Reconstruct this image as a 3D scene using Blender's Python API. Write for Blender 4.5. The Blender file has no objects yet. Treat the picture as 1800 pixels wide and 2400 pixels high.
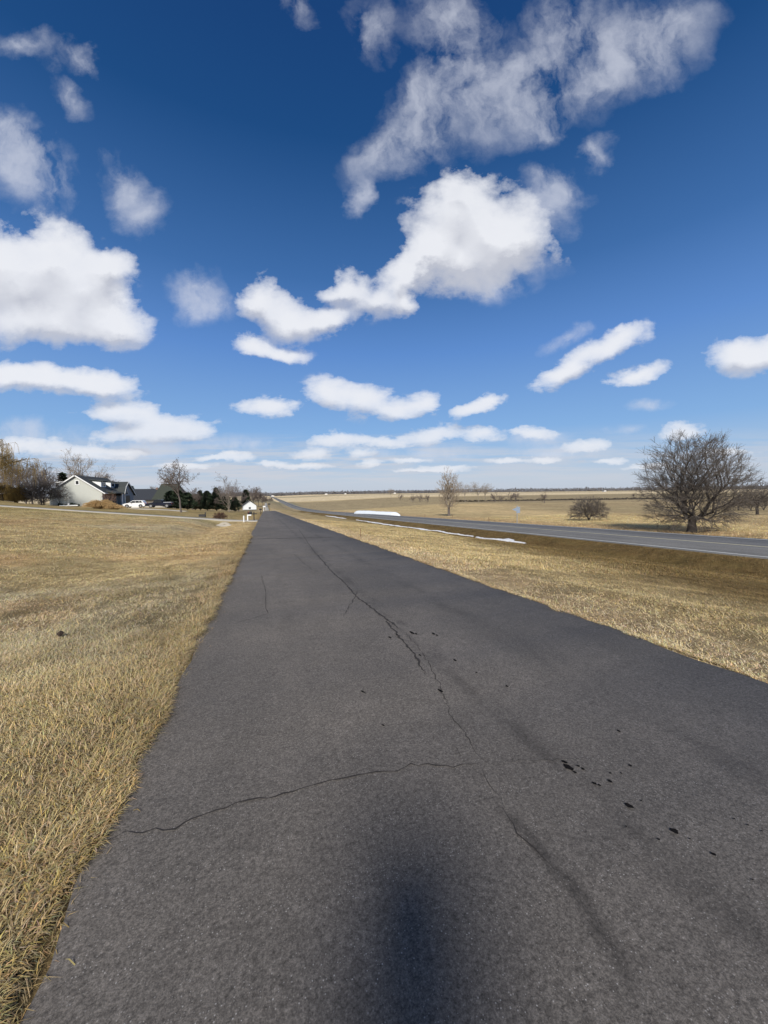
import bpy, math, random
import numpy as np
from mathutils import Vector, Matrix, Euler
rng = np.random.default_rng(7)
random.seed(7)
SC = bpy.context.scene
COL = SC.collection
# ------------------------------------------------------------------ camera (world: +Y runs down the road, X to its right)
F = 900.0; YAW = 17.2; HZ = 1153.5; ROLL = 0.7; CH = 1.6
_p = -math.atan((1200 - HZ) / F); _a = math.radians(YAW); _t = math.radians(ROLL)
fwd = Vector((math.sin(_a) * math.cos(_p), math.cos(_a) * math.cos(_p), math.sin(_p)))
rgt0 = Vector((math.cos(_a), -math.sin(_a), 0)); up0 = rgt0.cross(fwd)
rgt = math.cos(_t) * rgt0 - math.sin(_t) * up0
upv = math.cos(_t) * up0 + math.sin(_t) * rgt0
cam_d = bpy.data.cameras.new('camera'); cam = bpy.data.objects.new('camera', cam_d); COL.objects.link(cam)
cam_d.sensor_fit = 'HORIZONTAL'; cam_d.sensor_width = 36; cam_d.lens = 18
cam_d.clip_start = 0.05; cam_d.clip_end = 20000
M3 = Matrix((rgt, upv, -fwd)).transposed()
cam.matrix_world = Matrix.Translation((0, 0, CH)) @ M3.to_4x4()
SC.camera = cam
SC.view_settings.view_transform = 'Standard'; SC.view_settings.look = 'None'
SC.view_settings.exposure = 0.0; SC.view_settings.gamma = 1.0
SC.view_settings.use_curve_mapping = False
# ------------------------------------------------------------------ sun
SUN_EL = 36.5; SUN_AZ = 20 + 180.0          # the sun stands behind the camera
el = math.radians(SUN_EL); az = math.radians(SUN_AZ)
sdir = Vector((math.sin(az) * math.cos(el), math.cos(az) * math.cos(el), math.sin(el)))
sun_d = bpy.data.lights.new('sun', 'SUN'); sun_d.energy = 4.8; sun_d.angle = math.radians(15.0); sun_d.color = (1, .955, .88)
sun = bpy.data.objects.new('sun', sun_d); COL.objects.link(sun)
sun.rotation_euler = sdir.to_track_quat('Z', 'Y').to_euler()

# ------------------------------------------------------------------ node helpers
class NT:
    def __init__(s, nt): s.nt = nt; s.L = nt.links
    def n(s, t, **k):
        nd = s.nt.nodes.new(t)
        for a, b in k.items(): setattr(nd, a, b)
        return nd
    def put(s, sock, v):
        if v is None: return
        if isinstance(v, bpy.types.NodeSocket): s.L.new(v, sock)
        elif hasattr(sock, 'default_value'):
            try: sock.default_value = v
            except Exception: sock.default_value = (v[0], v[1], v[2], 1.0)
    def m(s, op, a, b=None, c=None, clamp=False):
        nd = s.n('ShaderNodeMath', operation=op, use_clamp=clamp)
        for i, v in enumerate((a, b, c)): s.put(nd.inputs[i], v)
        return nd.outputs[0]
    def vm(s, op, a, b=None, out=0):
        nd = s.n('ShaderNodeVectorMath', operation=op)
        s.put(nd.inputs[0], a); s.put(nd.inputs[1], b)
        return nd.outputs[out]
    def scale(s, a, f):
        nd = s.n('ShaderNodeVectorMath', operation='SCALE'); s.put(nd.inputs[0], a); s.put(nd.inputs[3], f); return nd.outputs[0]
    def noise(s, vec, scale=5, detail=4, rough=.55, dist=0, lac=2.0, col=False):
        nd = s.n('ShaderNodeTexNoise')
        s.put(nd.inputs['Vector'], vec); nd.inputs['Scale'].default_value = scale
        nd.inputs['Detail'].default_value = detail; nd.inputs['Roughness'].default_value = rough
        nd.inputs['Distortion'].default_value = dist; nd.inputs['Lacunarity'].default_value = lac
        return nd.outputs[1 if col else 0]
    def mr(s, v, a, b, c=0, d=1, smooth=True):
        nd = s.n('ShaderNodeMapRange', interpolation_type='SMOOTHSTEP' if smooth else 'LINEAR')
        for i, x in enumerate((v, a, b, c, d)): s.put(nd.inputs[i], x)
        return nd.outputs[0]
    def mix(s, f, a, b, blend='MIX'):
        nd = s.n('ShaderNodeMix', data_type='RGBA', blend_type=blend)
        s.put(nd.inputs[0], f); s.put(nd.inputs[6], a); s.put(nd.inputs[7], b)
        return nd.outputs[2]
    def mapg(s, vec, loc=(0, 0, 0), rot=(0, 0, 0), sc=(1, 1, 1), typ='POINT'):
        nd = s.n('ShaderNodeMapping', vector_type=typ)
        s.put(nd.inputs[0], vec); nd.inputs[1].default_value = loc
        nd.inputs[2].default_value = rot; nd.inputs[3].default_value = sc
        return nd.outputs[0]
    def comb(s, x, y, z=0.0):
        nd = s.n('ShaderNodeCombineXYZ'); s.put(nd.inputs[0], x); s.put(nd.inputs[1], y); s.put(nd.inputs[2], z); return nd.outputs[0]
    def sep(s, v):
        nd = s.n('ShaderNodeSeparateXYZ'); s.put(nd.inputs[0], v); return nd.outputs

# ------------------------------------------------------------------ sky with clouds (clouds fixed to directions of the sky)
def sky_uv(px, py):
    d = fwd + rgt * ((px - 900) / F) - upv * ((py - 1200) / F); d.normalize()
    x = d.dot(rgt0); y = d.x * math.sin(_a) + d.y * math.cos(_a); z = d.z
    w = math.sqrt(y * y + .01)
    return x / w, z / w
# (px, py, rx, ry, rotation degrees)
CUM = [(60,650,215,135,0),(190,690,130,90,0),(10,590,160,110,0),(120,600,110,80,10),(250,640,70,60,0),(120,755,210,70,0),(275,755,85,55,0),
 (140,886,190,36,4),(240,900,105,36,8),(20,885,150,38,0),
 (290,965,125,32,4),(400,1000,125,36,6),(340,1018,160,24,0),
 (615,695,70,58,-20),(690,745,95,62,10),(770,752,66,44,0),(800,662,66,52,-25),(880,696,82,66,-10),(950,640,48,46,0),(955,700,42,52,0),
 (1078,440,72,76,-10),(1060,520,120,110,0),(1150,520,130,110,0),(1215,560,105,90,0),(1085,610,120,75,0),(1000,600,60,60,0),
 (590,805,62,30,5),(660,825,75,24,10),(765,918,66,42,0),(850,935,90,48,5),(930,962,58,28,0),(990,948,52,32,-8),(632,955,84,26,2),
 (1100,960,60,22,-12),(1140,944,40,22,-20),
 (790,1030,96,21,0),(900,1034,80,18,0),(1020,1020,78,26,-6),(1125,1018,60,17,0),(745,1064,62,18,0),(845,1064,40,15,0),(875,1086,36,12,0),
 (1375,1045,62,18,-4),(1240,1014,66,18,2),
 (1330,868,90,36,-24),(1440,812,105,34,-16),(1490,882,92,24,-12),
 (1735,828,90,52,-5),(1800,812,90,58,-10),(1870,800,90,60,0),
 (1600,1012,58,26,0),(545,1070,66,14,0),(640,1086,44,10,0),(1280,1076,46,12,0),(60,1046,150,22,0),(200,1058,90,16,0),(300,1062,70,14,0),(500,1072,60,10,0),(720,1092,70,8,0),(960,1078,50,9,0),(1050,1096,80,8,0),(1190,1082,60,8,0),(1420,1080,60,9,0),(430,1092,90,9,0),(1000,1104,120,6,0),(1520,1094,70,8,0),(1700,1060,80,12,0)]
WSP = [(40,370,130,100,25),(0,320,100,80,20),(110,420,60,80,20),(60,115,95,42,10),(160,235,80,42,40),(190,145,50,38,30),(285,430,60,60,45),(330,500,60,70,50),
 (140,560,90,40,20),(455,650,80,48,-10),(490,705,85,60,0),(450,700,40,60,0),(700,10,60,50,40),(885,75,60,90,-10),(840,475,30,55,10),
 (890,370,110,60,-30),(985,290,120,105,-35),(1010,240,130,90,-30),(1100,200,150,130,-30),(1190,240,150,110,-25),(1300,180,190,110,-30),(1430,130,180,130,-30),(1050,60,110,130,0),(1330,60,150,120,-20),
 (1560,90,130,110,-30),(1280,290,70,60,-20),(1400,350,56,44,-10),(1310,420,80,40,20),(1280,470,70,80,10),(1160,640,150,60,0),(1330,790,70,24,-20),(1530,950,60,16,0),(1250,1025,110,22,0),(1480,1008,60,16,0),(100,1030,210,44,0),(330,1055,180,30,0),(40,995,120,26,0),(560,1040,120,24,0),(1000,1062,200,20,0),(1300,1060,160,20,0)]
world = bpy.data.worlds.new('World'); SC.world = world; world.use_nodes = True
wt = NT(world.node_tree); world.node_tree.nodes.clear()
try: world.cycles.sampling_method = 'MANUAL'; world.cycles.sample_map_resolution = 256
except Exception: pass
def blob_group(name, blobs):
    g = bpy.data.node_groups.new(name, 'ShaderNodeTree')
    g.interface.new_socket('Vector', in_out='INPUT', socket_type='NodeSocketVector')
    g.interface.new_socket('Value', in_out='OUTPUT', socket_type='NodeSocketFloat')
    t = NT(g); gi = t.n('NodeGroupInput'); go = t.n('NodeGroupOutput'); acc = None
    for (px, py, rx, ry, rot) in blobs:
        u, v = sky_uv(px, py); u2, _ = sky_uv(px + rx, py); _, v2 = sky_uv(px, py - ry)
        su = abs(u2 - u) + 1e-4; sv = abs(v2 - v) + 1e-4
        mp = t.mapg(gi.outputs[0], (u, v, 0), (0, 0, math.radians(-rot)), (su * 1.32, sv * 1.32, 1), 'TEXTURE')
        gr = t.n('ShaderNodeTexGradient', gradient_type='QUADRATIC_SPHERE'); t.L.new(mp, gr.inputs[0]); b = gr.outputs[1]
        acc = b if acc is None else t.m('ADD', acc, b)
    t.L.new(acc, go.inputs[0]); return g
GC = blob_group('cumulus_field', CUM); GW = blob_group('wisp_field', WSP)
def use(g, v):
    nd = wt.n('ShaderNodeGroup'); nd.node_tree = g; wt.L.new(v, nd.inputs[0]); return nd.outputs[0]
tc = wt.n('ShaderNodeTexCoord').outputs['Generated']
rv = wt.mapg(wt.vm('NORMALIZE', tc), rot=(0, 0, _a))
X, Y, Z = wt.sep(rv)
w_ = wt.m('SQRT', wt.m('ADD', wt.m('MULTIPLY', Y, Y), .01))
uv = wt.comb(wt.m('DIVIDE', X, w_), wt.m('DIVIDE', Z, w_))
U, V, _z = wt.sep(uv)
def nz(vec, sc, det, rough=.55): return wt.noise(vec, sc, det, rough)
# near the horizon the noise gets finer and flatter as the cloud layer recedes
lo = wt.mr(V, .12, .55)
nA = wt.mapg(uv, sc=(1, 1.25, 1)); nB = wt.mapg(uv, loc=(3, 7, 0), sc=(2.3, 4.2, 1))
wA = wt.scale(wt.vm('SUBTRACT', wt.noise(nA, 4.6, 7, .60, col=True), (.5, .5, .5)), .19)
wB = wt.scale(wt.vm('SUBTRACT', wt.noise(nB, 5.5, 8, .66, col=True), (.5, .5, .5)), .09)
wB = wt.vm('MULTIPLY', wB, (1, .4, 0))
wmx = wt.n('ShaderNodeMix', data_type='VECTOR'); wt.put(wmx.inputs[0], lo); wt.put(wmx.inputs[4], wB); wt.put(wmx.inputs[5], wA)
uvw = wt.vm('ADD', uv, wt.vm('MULTIPLY', wmx.outputs[1], (1, 1, 0)))
fa = wt.noise(nA, 7.0, 9, .58); fc_ = wt.noise(nB, 6.0, 9, .58)
fb = wt.m('ADD', wt.m('MULTIPLY', fa, lo), wt.m('MULTIPLY', fc_, wt.m('SUBTRACT', 1.0, lo)))
fb2 = wt.noise(wt.mapg(wt.vm('ADD', uv, wt.scale(wA, .7)), rot=(0, 0, .9), sc=(1.25, .85, 1)), 5.0, 10, .60)
dC = use(GC, uvw); dC2 = use(GC, wt.vm('ADD', uvw, (0, .04, 0)))
dW = use(GW, uvw)
def soft(f, t0, k_): return wt.m('SUBTRACT', 1.0, wt.m('EXPONENT', wt.m('MULTIPLY', wt.m('MAXIMUM', wt.m('SUBTRACT', f, t0), 0.0), -k_)))
dCs = wt.m('MINIMUM', dC, .8)
fC = wt.m('ADD', dCs, wt.m('MULTIPLY', wt.m('SUBTRACT', fb, .5), wt.mr(V, .1, .7, 1.25, 1.15)))
aC = wt.m('MULTIPLY', soft(fC, .07, 5.2), wt.mr(dC, .0, .08))
fW = wt.m('MULTIPLY', wt.m('MINIMUM', dW, .75), wt.mr(fb2, .34, .70, .0, 1.5))
aW = wt.m('MULTIPLY', soft(fW, .02, 1.45), .85)
# thin far layers above the horizon
bn = wt.noise(wt.comb(wt.m('MULTIPLY', U, 2.2), wt.m('MULTIPLY', V, 30)), 1.8, 6, .6)
bw = wt.m('MULTIPLY', wt.mr(V, .005, .04), wt.mr(V, .17, .07))
aB = wt.m('MULTIPLY', wt.m('MULTIPLY', wt.mr(bn, .40, .60), bw), wt.mr(U, .7, -.7, .5, .95))
grad = wt.m('DIVIDE', wt.m('SUBTRACT', dC, dC2), wt.m('ADD', dC, .35))
grad = wt.m('MULTIPLY', grad, wt.mr(V, .05, .6, .30, 1.2, False))
lowf = wt.noise(nA, 9.0, 3, .5)
shade = wt.mr(wt.m('ADD', grad, wt.m('MULTIPLY', wt.m('SUBTRACT', lowf, .5), .45)), -.50, .16, 0, 1, False)
sky = wt.n('ShaderNodeTexSky', sky_type='NISHITA'); sky.sun_disc = False
sky.sun_elevation = el; sky.sun_rotation = az; sky.altitude = 400; sky.air_density = 1.0; sky.dust_density = .6; sky.ozone_density = 3.0
# the sky's own colour, in display units at background strength SKY_S
SKY_S = 0.1
hs = wt.n('ShaderNodeHueSaturation'); hs.inputs['Saturation'].default_value = 1.22; hs.inputs['Value'].default_value = .74
wt.L.new(sky.outputs[0], hs.inputs['Color'])
gm = wt.n('ShaderNodeGamma'); gm.inputs[1].default_value = 1.0; wt.L.new(hs.outputs[0], gm.inputs[0])
k = 1 / SKY_S
cr_ = wt.n('ShaderNodeValToRGB'); wt.L.new(Z, cr_.inputs[0]); e_ = cr_.color_ramp.elements
RAMP = [(0, (.54, .61, .74)), (.035, (.53, .61, .75)), (.09, (.37, .54, .79)), (.15, (.25, .455, .79)), (.33, (.125, .285, .665)), (.47, (.055, .165, .43)), (.66, (.012, .072, .235)), (.76, (.009, .054, .195)), (1, (.008, .045, .16))]
while len(e_) < len(RAMP): e_.new(.5)
for q_, (p_, c_) in zip(e_, RAMP): q_.position = p_; q_.color = (*c_, 1)
base = wt.mix(.85, gm.outputs[0], wt.scale(cr_.outputs[0], k))
cl_hi = (.86 * k, .875 * k, .92 * k); cl_lo = (.56 * k, .58 * k, .65 * k)
ccol = wt.mix(shade, cl_lo, cl_hi)
hz = wt.mr(V, .02, .40, .80, 1.0)
out = wt.mix(aW, base, (.70 * k, .73 * k, .82 * k))
out = wt.mix(aB, out, (.60 * k, .63 * k, .70 * k))
out = wt.mix(wt.m('MULTIPLY', aC, wt.mr(V, .02, .3, .75, .97)), out, ccol)
below = wt.mr(Z, -.02, 0.0)
out = wt.mix(below, (.25 * k, .22 * k, .16 * k), out)
bg = wt.n('ShaderNodeBackground'); bg.inputs[1].default_value = SKY_S; wt.L.new(out, bg.inputs[0])
wo = wt.n('ShaderNodeOutputWorld'); wt.L.new(bg.outputs[0], wo.inputs[0])

# ------------------------------------------------------------------ terrain
def sm(a, b, v):
    t = np.clip((np.asarray(v, float) - a) / (b - a), 0, 1); return t * t * (3 - 2 * t)
S = .034
def ramp_down(y, y0, L):
    t = np.clip(y - y0, 0, L); return np.where(y < y0, -S * y, -S * y0 - (S * t - .5 * S / L * t * t))
def B(x, y):
    x = np.asarray(x, float); y = np.asarray(y, float)
    a = ramp_down(y, 180, 260); b = ramp_down(y, 95, 130)
    xb = 45 + .30 * np.clip(y, 0, 700)
    return a + (b - a) * sm(0, 1, (x - 45) / np.maximum(xb - 45, 20))
XK = [-.8, 4, 4.6, 6, 9, 14, 18.3, 20, 22, 32, 33.2, 36, 44, 9000]
ZK = [0, 0, -.02, -.1, -.45, -1.0, -1.68, -1.8, -1.3, -1.3, -1.5, -1.66, -1.5, -1.4]
def vnoise(x, y, seed=0):
    xi = np.floor(x).astype(np.int64); yi = np.floor(y).astype(np.int64); fx = x - xi; fy = y - yi
    fx = fx * fx * (3 - 2 * fx); fy = fy * fy * (3 - 2 * fy)
    def h(a, b):
        n = (a * 374761393 + b * 668265263 + seed * 974711) & 0x7fffffff
        n = ((n ^ (n >> 13)) * 1274126177) & 0x7fffffff
        return ((n ^ (n >> 16)) & 0xffff) / 65535.0
    return (h(xi, yi) * (1 - fx) + h(xi + 1, yi) * fx) * (1 - fy) + (h(xi, yi + 1) * (1 - fx) + h(xi + 1, yi + 1) * fx) * fy
def fbm(x, y, seed=0, o=4):
    x = np.asarray(x, float); y = np.asarray(y, float); s = 0; a = .5; 
    for i in range(o):
        s = s + a * vnoise(x * 2 ** i, y * 2 ** i, seed + i); a *= .5
    return s / (1 - .5 ** o)
def Cc(x, y):
    x = np.asarray(x, float); y = np.asarray(y, float)
    R = np.interp(x, XK, ZK); t = np.clip(-.8 - x, 0, 1e9)
    k = np.interp(y, [-20, 0, 44, 52, 90, 160, 300, 500], [.05, .08, .104, .100, .070, .06, .04, .01])
    tt = np.minimum(t, 45)
    L = k * (np.sqrt(tt * tt + 4) - 2) + .01 * np.clip(t - 45, 0, 300) * sm(600, 200, y)
    A = np.interp(y, [0, 20, 36, 42, 45.6, 46.4, 50.6, 51.6, 60, 140, 170], [.10, .18, .36, .6, .6, 0, 0, .3, .3, .3, 0])
    L = L - A * np.exp(-((x + 4.4) / 1.5) ** 2) * sm(-.8, -2, x)
    L = L + 1.5 * np.exp(-((x + 52) / 8) ** 2 - ((y - 84) / 10) ** 2)
    L = L + .35 * np.exp(-((x + 36) / 9) ** 2 - ((y - 104) / 16) ** 2) + .6 * np.exp(-((x + 23) / 6) ** 2 - ((y - 106) / 9) ** 2)
    E = 2.2 * sm(172, 400, y) * sm(20, 8, x) * sm(1500, 500, y)
    return R + L + E
def zt(x, y): return B(x, y) + Cc(x, y)
def zb(x, y):           # with the small unevenness of the turf, none on roads and drives
    x = np.asarray(x, float); y = np.asarray(y, float)
    m = np.maximum(sm(-.8, -1.8, x), sm(4.0, 5.2, x) * sm(22, 20.5, x)); m = np.maximum(m, sm(32, 34, x))
    m = m * (1 - sm(45.2, 45.9, y) * sm(51.6, 51, y) * sm(.5, -.8, x))
    return zt(x, y) + m * ((fbm(x / 2.6, y / 2.6, 3) - .5) * .24 + (fbm(x / .5, y / .5, 9, 3) - .5) * .05 * sm(60, 20, y))
def Zf(x, y): return float(zb(x, y))

# ------------------------------------------------------------------ object helpers
def new_obj(name, mesh, parent=None, **props):
    o = bpy.data.objects.new(name, mesh); COL.objects.link(o)
    if parent is not None: o.parent = parent
    for a, b in props.items(): o[a] = b
    return o
def thing(name, label, cat, loc, rz=0, group=None, sc=1):
    o = bpy.data.objects.new(name, None); COL.objects.link(o); o.location = loc; o.rotation_euler = (0, 0, rz); o.scale = (sc,) * 3
    o.empty_display_size = .2
    o['label'] = label; o['category'] = cat
    if group: o['group'] = group
    return o
def copy_tree(o, label, loc, rz=0, sc=None, parent=None):
    c = o.copy(); COL.objects.link(c)
    if parent is None:
        c.location = loc; c.rotation_euler = (0, 0, rz); c['label'] = label
        if sc is not None: c.scale = sc if hasattr(sc, '__len__') else (sc,) * 3
    else: c.parent = parent
    for ch in list(o.children): copy_tree(ch, None, None, parent=c)
    return c
class MB:
    def __init__(s): s.v = []; s.f = []; s.mi = []; s.cur = 0
    def add(s, vs, fs):
        o = len(s.v); s.v += [tuple(p) for p in vs]; s.f += [tuple(i + o for i in f) for f in fs]; s.mi += [s.cur] * len(fs); return s
    def box(s, x0, x1, y0, y1, z0, z1):
        return s.add([(x0, y0, z0), (x1, y0, z0), (x1, y1, z0), (x0, y1, z0), (x0, y0, z1), (x1, y0, z1), (x1, y1, z1), (x0, y1, z1)],
                     [(3, 2, 1, 0), (4, 5, 6, 7), (0, 1, 5, 4), (1, 2, 6, 5), (2, 3, 7, 6), (3, 0, 4, 7)])
    def prism(s, poly, a, b, axis='y'):     # polygon in the two other axes, extruded a..b
        n = len(poly)
        if axis == 'y': vs = [(p, a, q) for p, q in poly] + [(p, b, q) for p, q in poly]
        elif axis == 'x': vs = [(a, p, q) for p, q in poly] + [(b, p, q) for p, q in poly]
        else: vs = [(p, q, a) for p, q in poly] + [(p, q, b) for p, q in poly]
        return s.add(vs, [tuple(range(n)), tuple(range(2 * n - 1, n - 1, -1))] + [(i, i + n, (i + 1) % n + n, (i + 1) % n) for i in range(n)])
    def tube(s, pts, rad, n=8, cap=True):
        pts = [Vector(p) for p in pts]; m = len(pts); vs = []
        for i, p in enumerate(pts):
            d = (pts[min(i + 1, m - 1)] - pts[max(i - 1, 0)]).normalized()
            a = d.orthogonal().normalized(); b = d.cross(a); r = rad[i] if hasattr(rad, '__len__') else rad
            for j in range(n):
                t = 2 * math.pi * j / n; vs.append(p + a * (r * math.cos(t)) + b * (r * math.sin(t)))
        fs = [(i * n + j, i * n + (j + 1) % n, (i + 1) * n + (j + 1) % n, (i + 1) * n + j) for i in range(m - 1) for j in range(n)]
        if cap: fs += [tuple(range(n))[::-1], tuple((m - 1) * n + j for j in range(n))]
        return s.add(vs, fs)
    def build(s, name, mat, parent=None, smooth=False, bevel=0, **props):
        me = bpy.data.meshes.new(name); me.from_pydata(s.v, [], s.f); me.update()
        for m_ in (mat if isinstance(mat, (list, tuple)) else [mat]): me.materials.append(m_)
        if isinstance(mat, (list, tuple)): me.polygons.foreach_set('material_index', s.mi)
        import bmesh
        bm = bmesh.new(); bm.from_mesh(me); bmesh.ops.recalc_face_normals(bm, faces=bm.faces)
        if bevel: bmesh.ops.bevel(bm, geom=list(bm.edges), offset=bevel, segments=1, affect='EDGES', clamp_overlap=True)
        bm.to_mesh(me); bm.free()
        if smooth: me.polygons.foreach_set('use_smooth', [True] * len(me.polygons))
        return new_obj(name, me, parent, **props)
def fast_mesh(name, V, Fc, mat, col=None, smooth=False):
    """V (n,3), Fc (m,k) faces all with k corners."""
    me = bpy.data.meshes.new(name); V = np.asarray(V, np.float32); Fc = np.asarray(Fc, np.int32); m, k_ = Fc.shape
    me.vertices.add(len(V)); me.vertices.foreach_set('co', V.ravel())
    me.loops.add(m * k_); me.loops.foreach_set('vertex_index', Fc.ravel())
    me.polygons.add(m); me.polygons.foreach_set('loop_start', np.arange(0, m * k_, k_, dtype=np.int32))
    try: me.polygons.foreach_set('loop_total', np.full(m, k_, np.int32))
    except Exception: pass
    if smooth: me.polygons.foreach_set('use_smooth', np.ones(m, bool))
    me.update(calc_edges=True)
    if col is not None:
        at = me.color_attributes.new('tint', 'FLOAT_COLOR', 'POINT')
        c4 = np.ones((len(V), 4), np.float32); c4[:, :3] = col; at.data.foreach_set('color', c4.ravel())
    if mat: me.materials.append(mat)
    return me

# ------------------------------------------------------------------ materials
def mat(name, col=(.5, .5, .5), rough=.8, var=.15, scale=6, metal=0, bump=0, spec=None, bscale=None):
    m = bpy.data.materials.new(name); m.use_nodes = True; t = NT(m.node_tree); b = m.node_tree.nodes['Principled BSDF']
    pos = t.n('ShaderNodeTexCoord').outputs['Object']
    nzv = t.noise(pos, scale, 5, .6)
    c = t.mix(nzv, tuple(x * (1 - var) for x in col), tuple(min(1, x * (1 + var)) for x in col))
    t.L.new(c, b.inputs['Base Color']); b.inputs['Roughness'].default_value = rough; b.inputs['Metallic'].default_value = metal
    if spec is not None: b.inputs['Specular IOR Level'].default_value = spec
    if bump:
        bp = t.n('ShaderNodeBump'); bp.inputs['Strength'].default_value = bump; bp.inputs['Distance'].default_value = .02
        t.L.new(t.noise(pos, bscale or scale * 6, 4, .6), bp.inputs['Height']); t.L.new(bp.outputs[0], b.inputs['Normal'])
    return m
def tint_mat(name, rough=.9, spec=.1, trans=0):
    m = bpy.data.materials.new(name); m.use_nodes = True; t = NT(m.node_tree); b = m.node_tree.nodes['Principled BSDF']
    a = t.n('ShaderNodeAttribute', attribute_name='tint'); t.L.new(a.outputs['Color'], b.inputs['Base Color'])
    b.inputs['Roughness'].default_value = rough; b.inputs['Specular IOR Level'].default_value = spec
    return m
def siding(name, col):
    m = mat(name, col, .7, .06, 1.2); t = NT(m.node_tree); b = m.node_tree.nodes['Principled BSDF']
    z = t.sep(t.n('ShaderNodeTexCoord').outputs['Object'])[2]
    fr = t.m('FRACT', t.m('MULTIPLY', z, 6.0))
    bp = t.n('ShaderNodeBump'); bp.inputs['Strength'].default_value = .6; bp.inputs['Distance'].default_value = .02
    t.L.new(fr, bp.inputs['Height']); t.L.new(bp.outputs[0], b.inputs['Normal']); return m
def shingles(name, col):
    m = mat(name, col, .9, .35, 3.0, bump=.5, bscale=9); return m
def asphalt(name, base, warm, speck, streaks=True, lane=False):
    m = bpy.data.materials.new(name); m.use_nodes = True; t = NT(m.node_tree); b = m.node_tree.nodes['Principled BSDF']
    P = t.n('ShaderNodeNewGeometry').outputs['Position']; x, y, z = t.sep(P)
    big = t.noise(t.mapg(P, sc=(1, .35, 1)), .55, 5, .6); mid = t.noise(P, 5, 4, .6)
    fine = t.noise(P, 150, 3, .7); fine2 = t.noise(P, 420, 2, .7)
    c = t.mix(t.mr(big, .3, .7), tuple(v * .86 for v in base), tuple(v * 1.14 for v in warm))
    c = t.mix(t.mr(mid, .3, .7, 0, .5), c, tuple(v * .82 for v in base))
    med = t.noise(P, 62, 3, .75)
    g = t.m('ADD', t.mr(fine, .28, .72, .32, 1.22, False), t.mr(fine2, .3, .7, 0, .4, False))
    g = t.m('MULTIPLY', g, t.mr(med, .3, .7, .54, 1.50, False)); g = t.m('MULTIPLY', g, t.mr(t.noise(P, 22, 3, .7), .3, .7, .86, 1.16, False))
    c = t.mix(1.0, c, t.comb(g, g, g), 'MULTIPLY')
    vo = t.n('ShaderNodeTexVoronoi'); t.put(vo.inputs['Vector'], P); vo.inputs['Scale'].default_value = 110
    cs = t.sep(vo.outputs['Color'])
    sp = t.m('MULTIPLY', t.mr(vo.outputs['Distance'], t.mr(cs[1], 0, 1, .14, .44), .06), t.m('MULTIPLY', t.m('GREATER_THAN', cs[0], .60), cs[2]))
    c = t.mix(t.m('MULTIPLY', sp, .95), c, speck)
    if streaks:   # tyre darkened bands and a dirty longitudinal seam
        wob = t.m('MULTIPLY', t.m('SUBTRACT', t.noise(t.comb(0.0, t.m('MULTIPLY', y, .9), 0.0), 1, 4), .5), .34)
        for x0, wd, am, br in ((1.62, .17, .42, 1.6), (2.62, .22, .30, 1.1), (1.14, .07, .75, 3.0), (.25, .16, .14, 1.0)):
            dd = t.m('ABSOLUTE', t.m('SUBTRACT', t.m('ADD', x, wob), x0))
            br_ = t.mr(t.noise(t.mapg(P, sc=(1.6, .5, 1)), br * 2, 5, .65), .38, .68)
            f = t.m('MULTIPLY', t.m('MULTIPLY', t.mr(dd, wd, 0.0), br_), am)
            if x0 == 1.14: f = t.m('MULTIPLY', f, t.mr(y, 2.2, 1.8))
            c = t.mix(f, c, (.02, .018, .017))
    if lane:
        for x0 in (24.0, 25.9, 28.2, 30.1):
            dd = t.m('ABSOLUTE', t.m('SUBTRACT', x, x0)); f = t.m('MULTIPLY', t.mr(dd, .5, .1), .22)
            c = t.mix(f, c, tuple(v * 1.5 for v in base))
    t.L.new(c, b.inputs['Base Color']); b.inputs['Roughness'].default_value = .88; b.inputs['Specular IOR Level'].default_value = .25
    bp = t.n('ShaderNodeBump'); bp.inputs['Strength'].default_value = .55; bp.inputs['Distance'].default_value = .004
    t.L.new(t.m('ADD', fine, t.m('MULTIPLY', fine2, .5)), bp.inputs['Height']); t.L.new(bp.outputs[0], b.inputs['Normal'])
    return m
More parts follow.
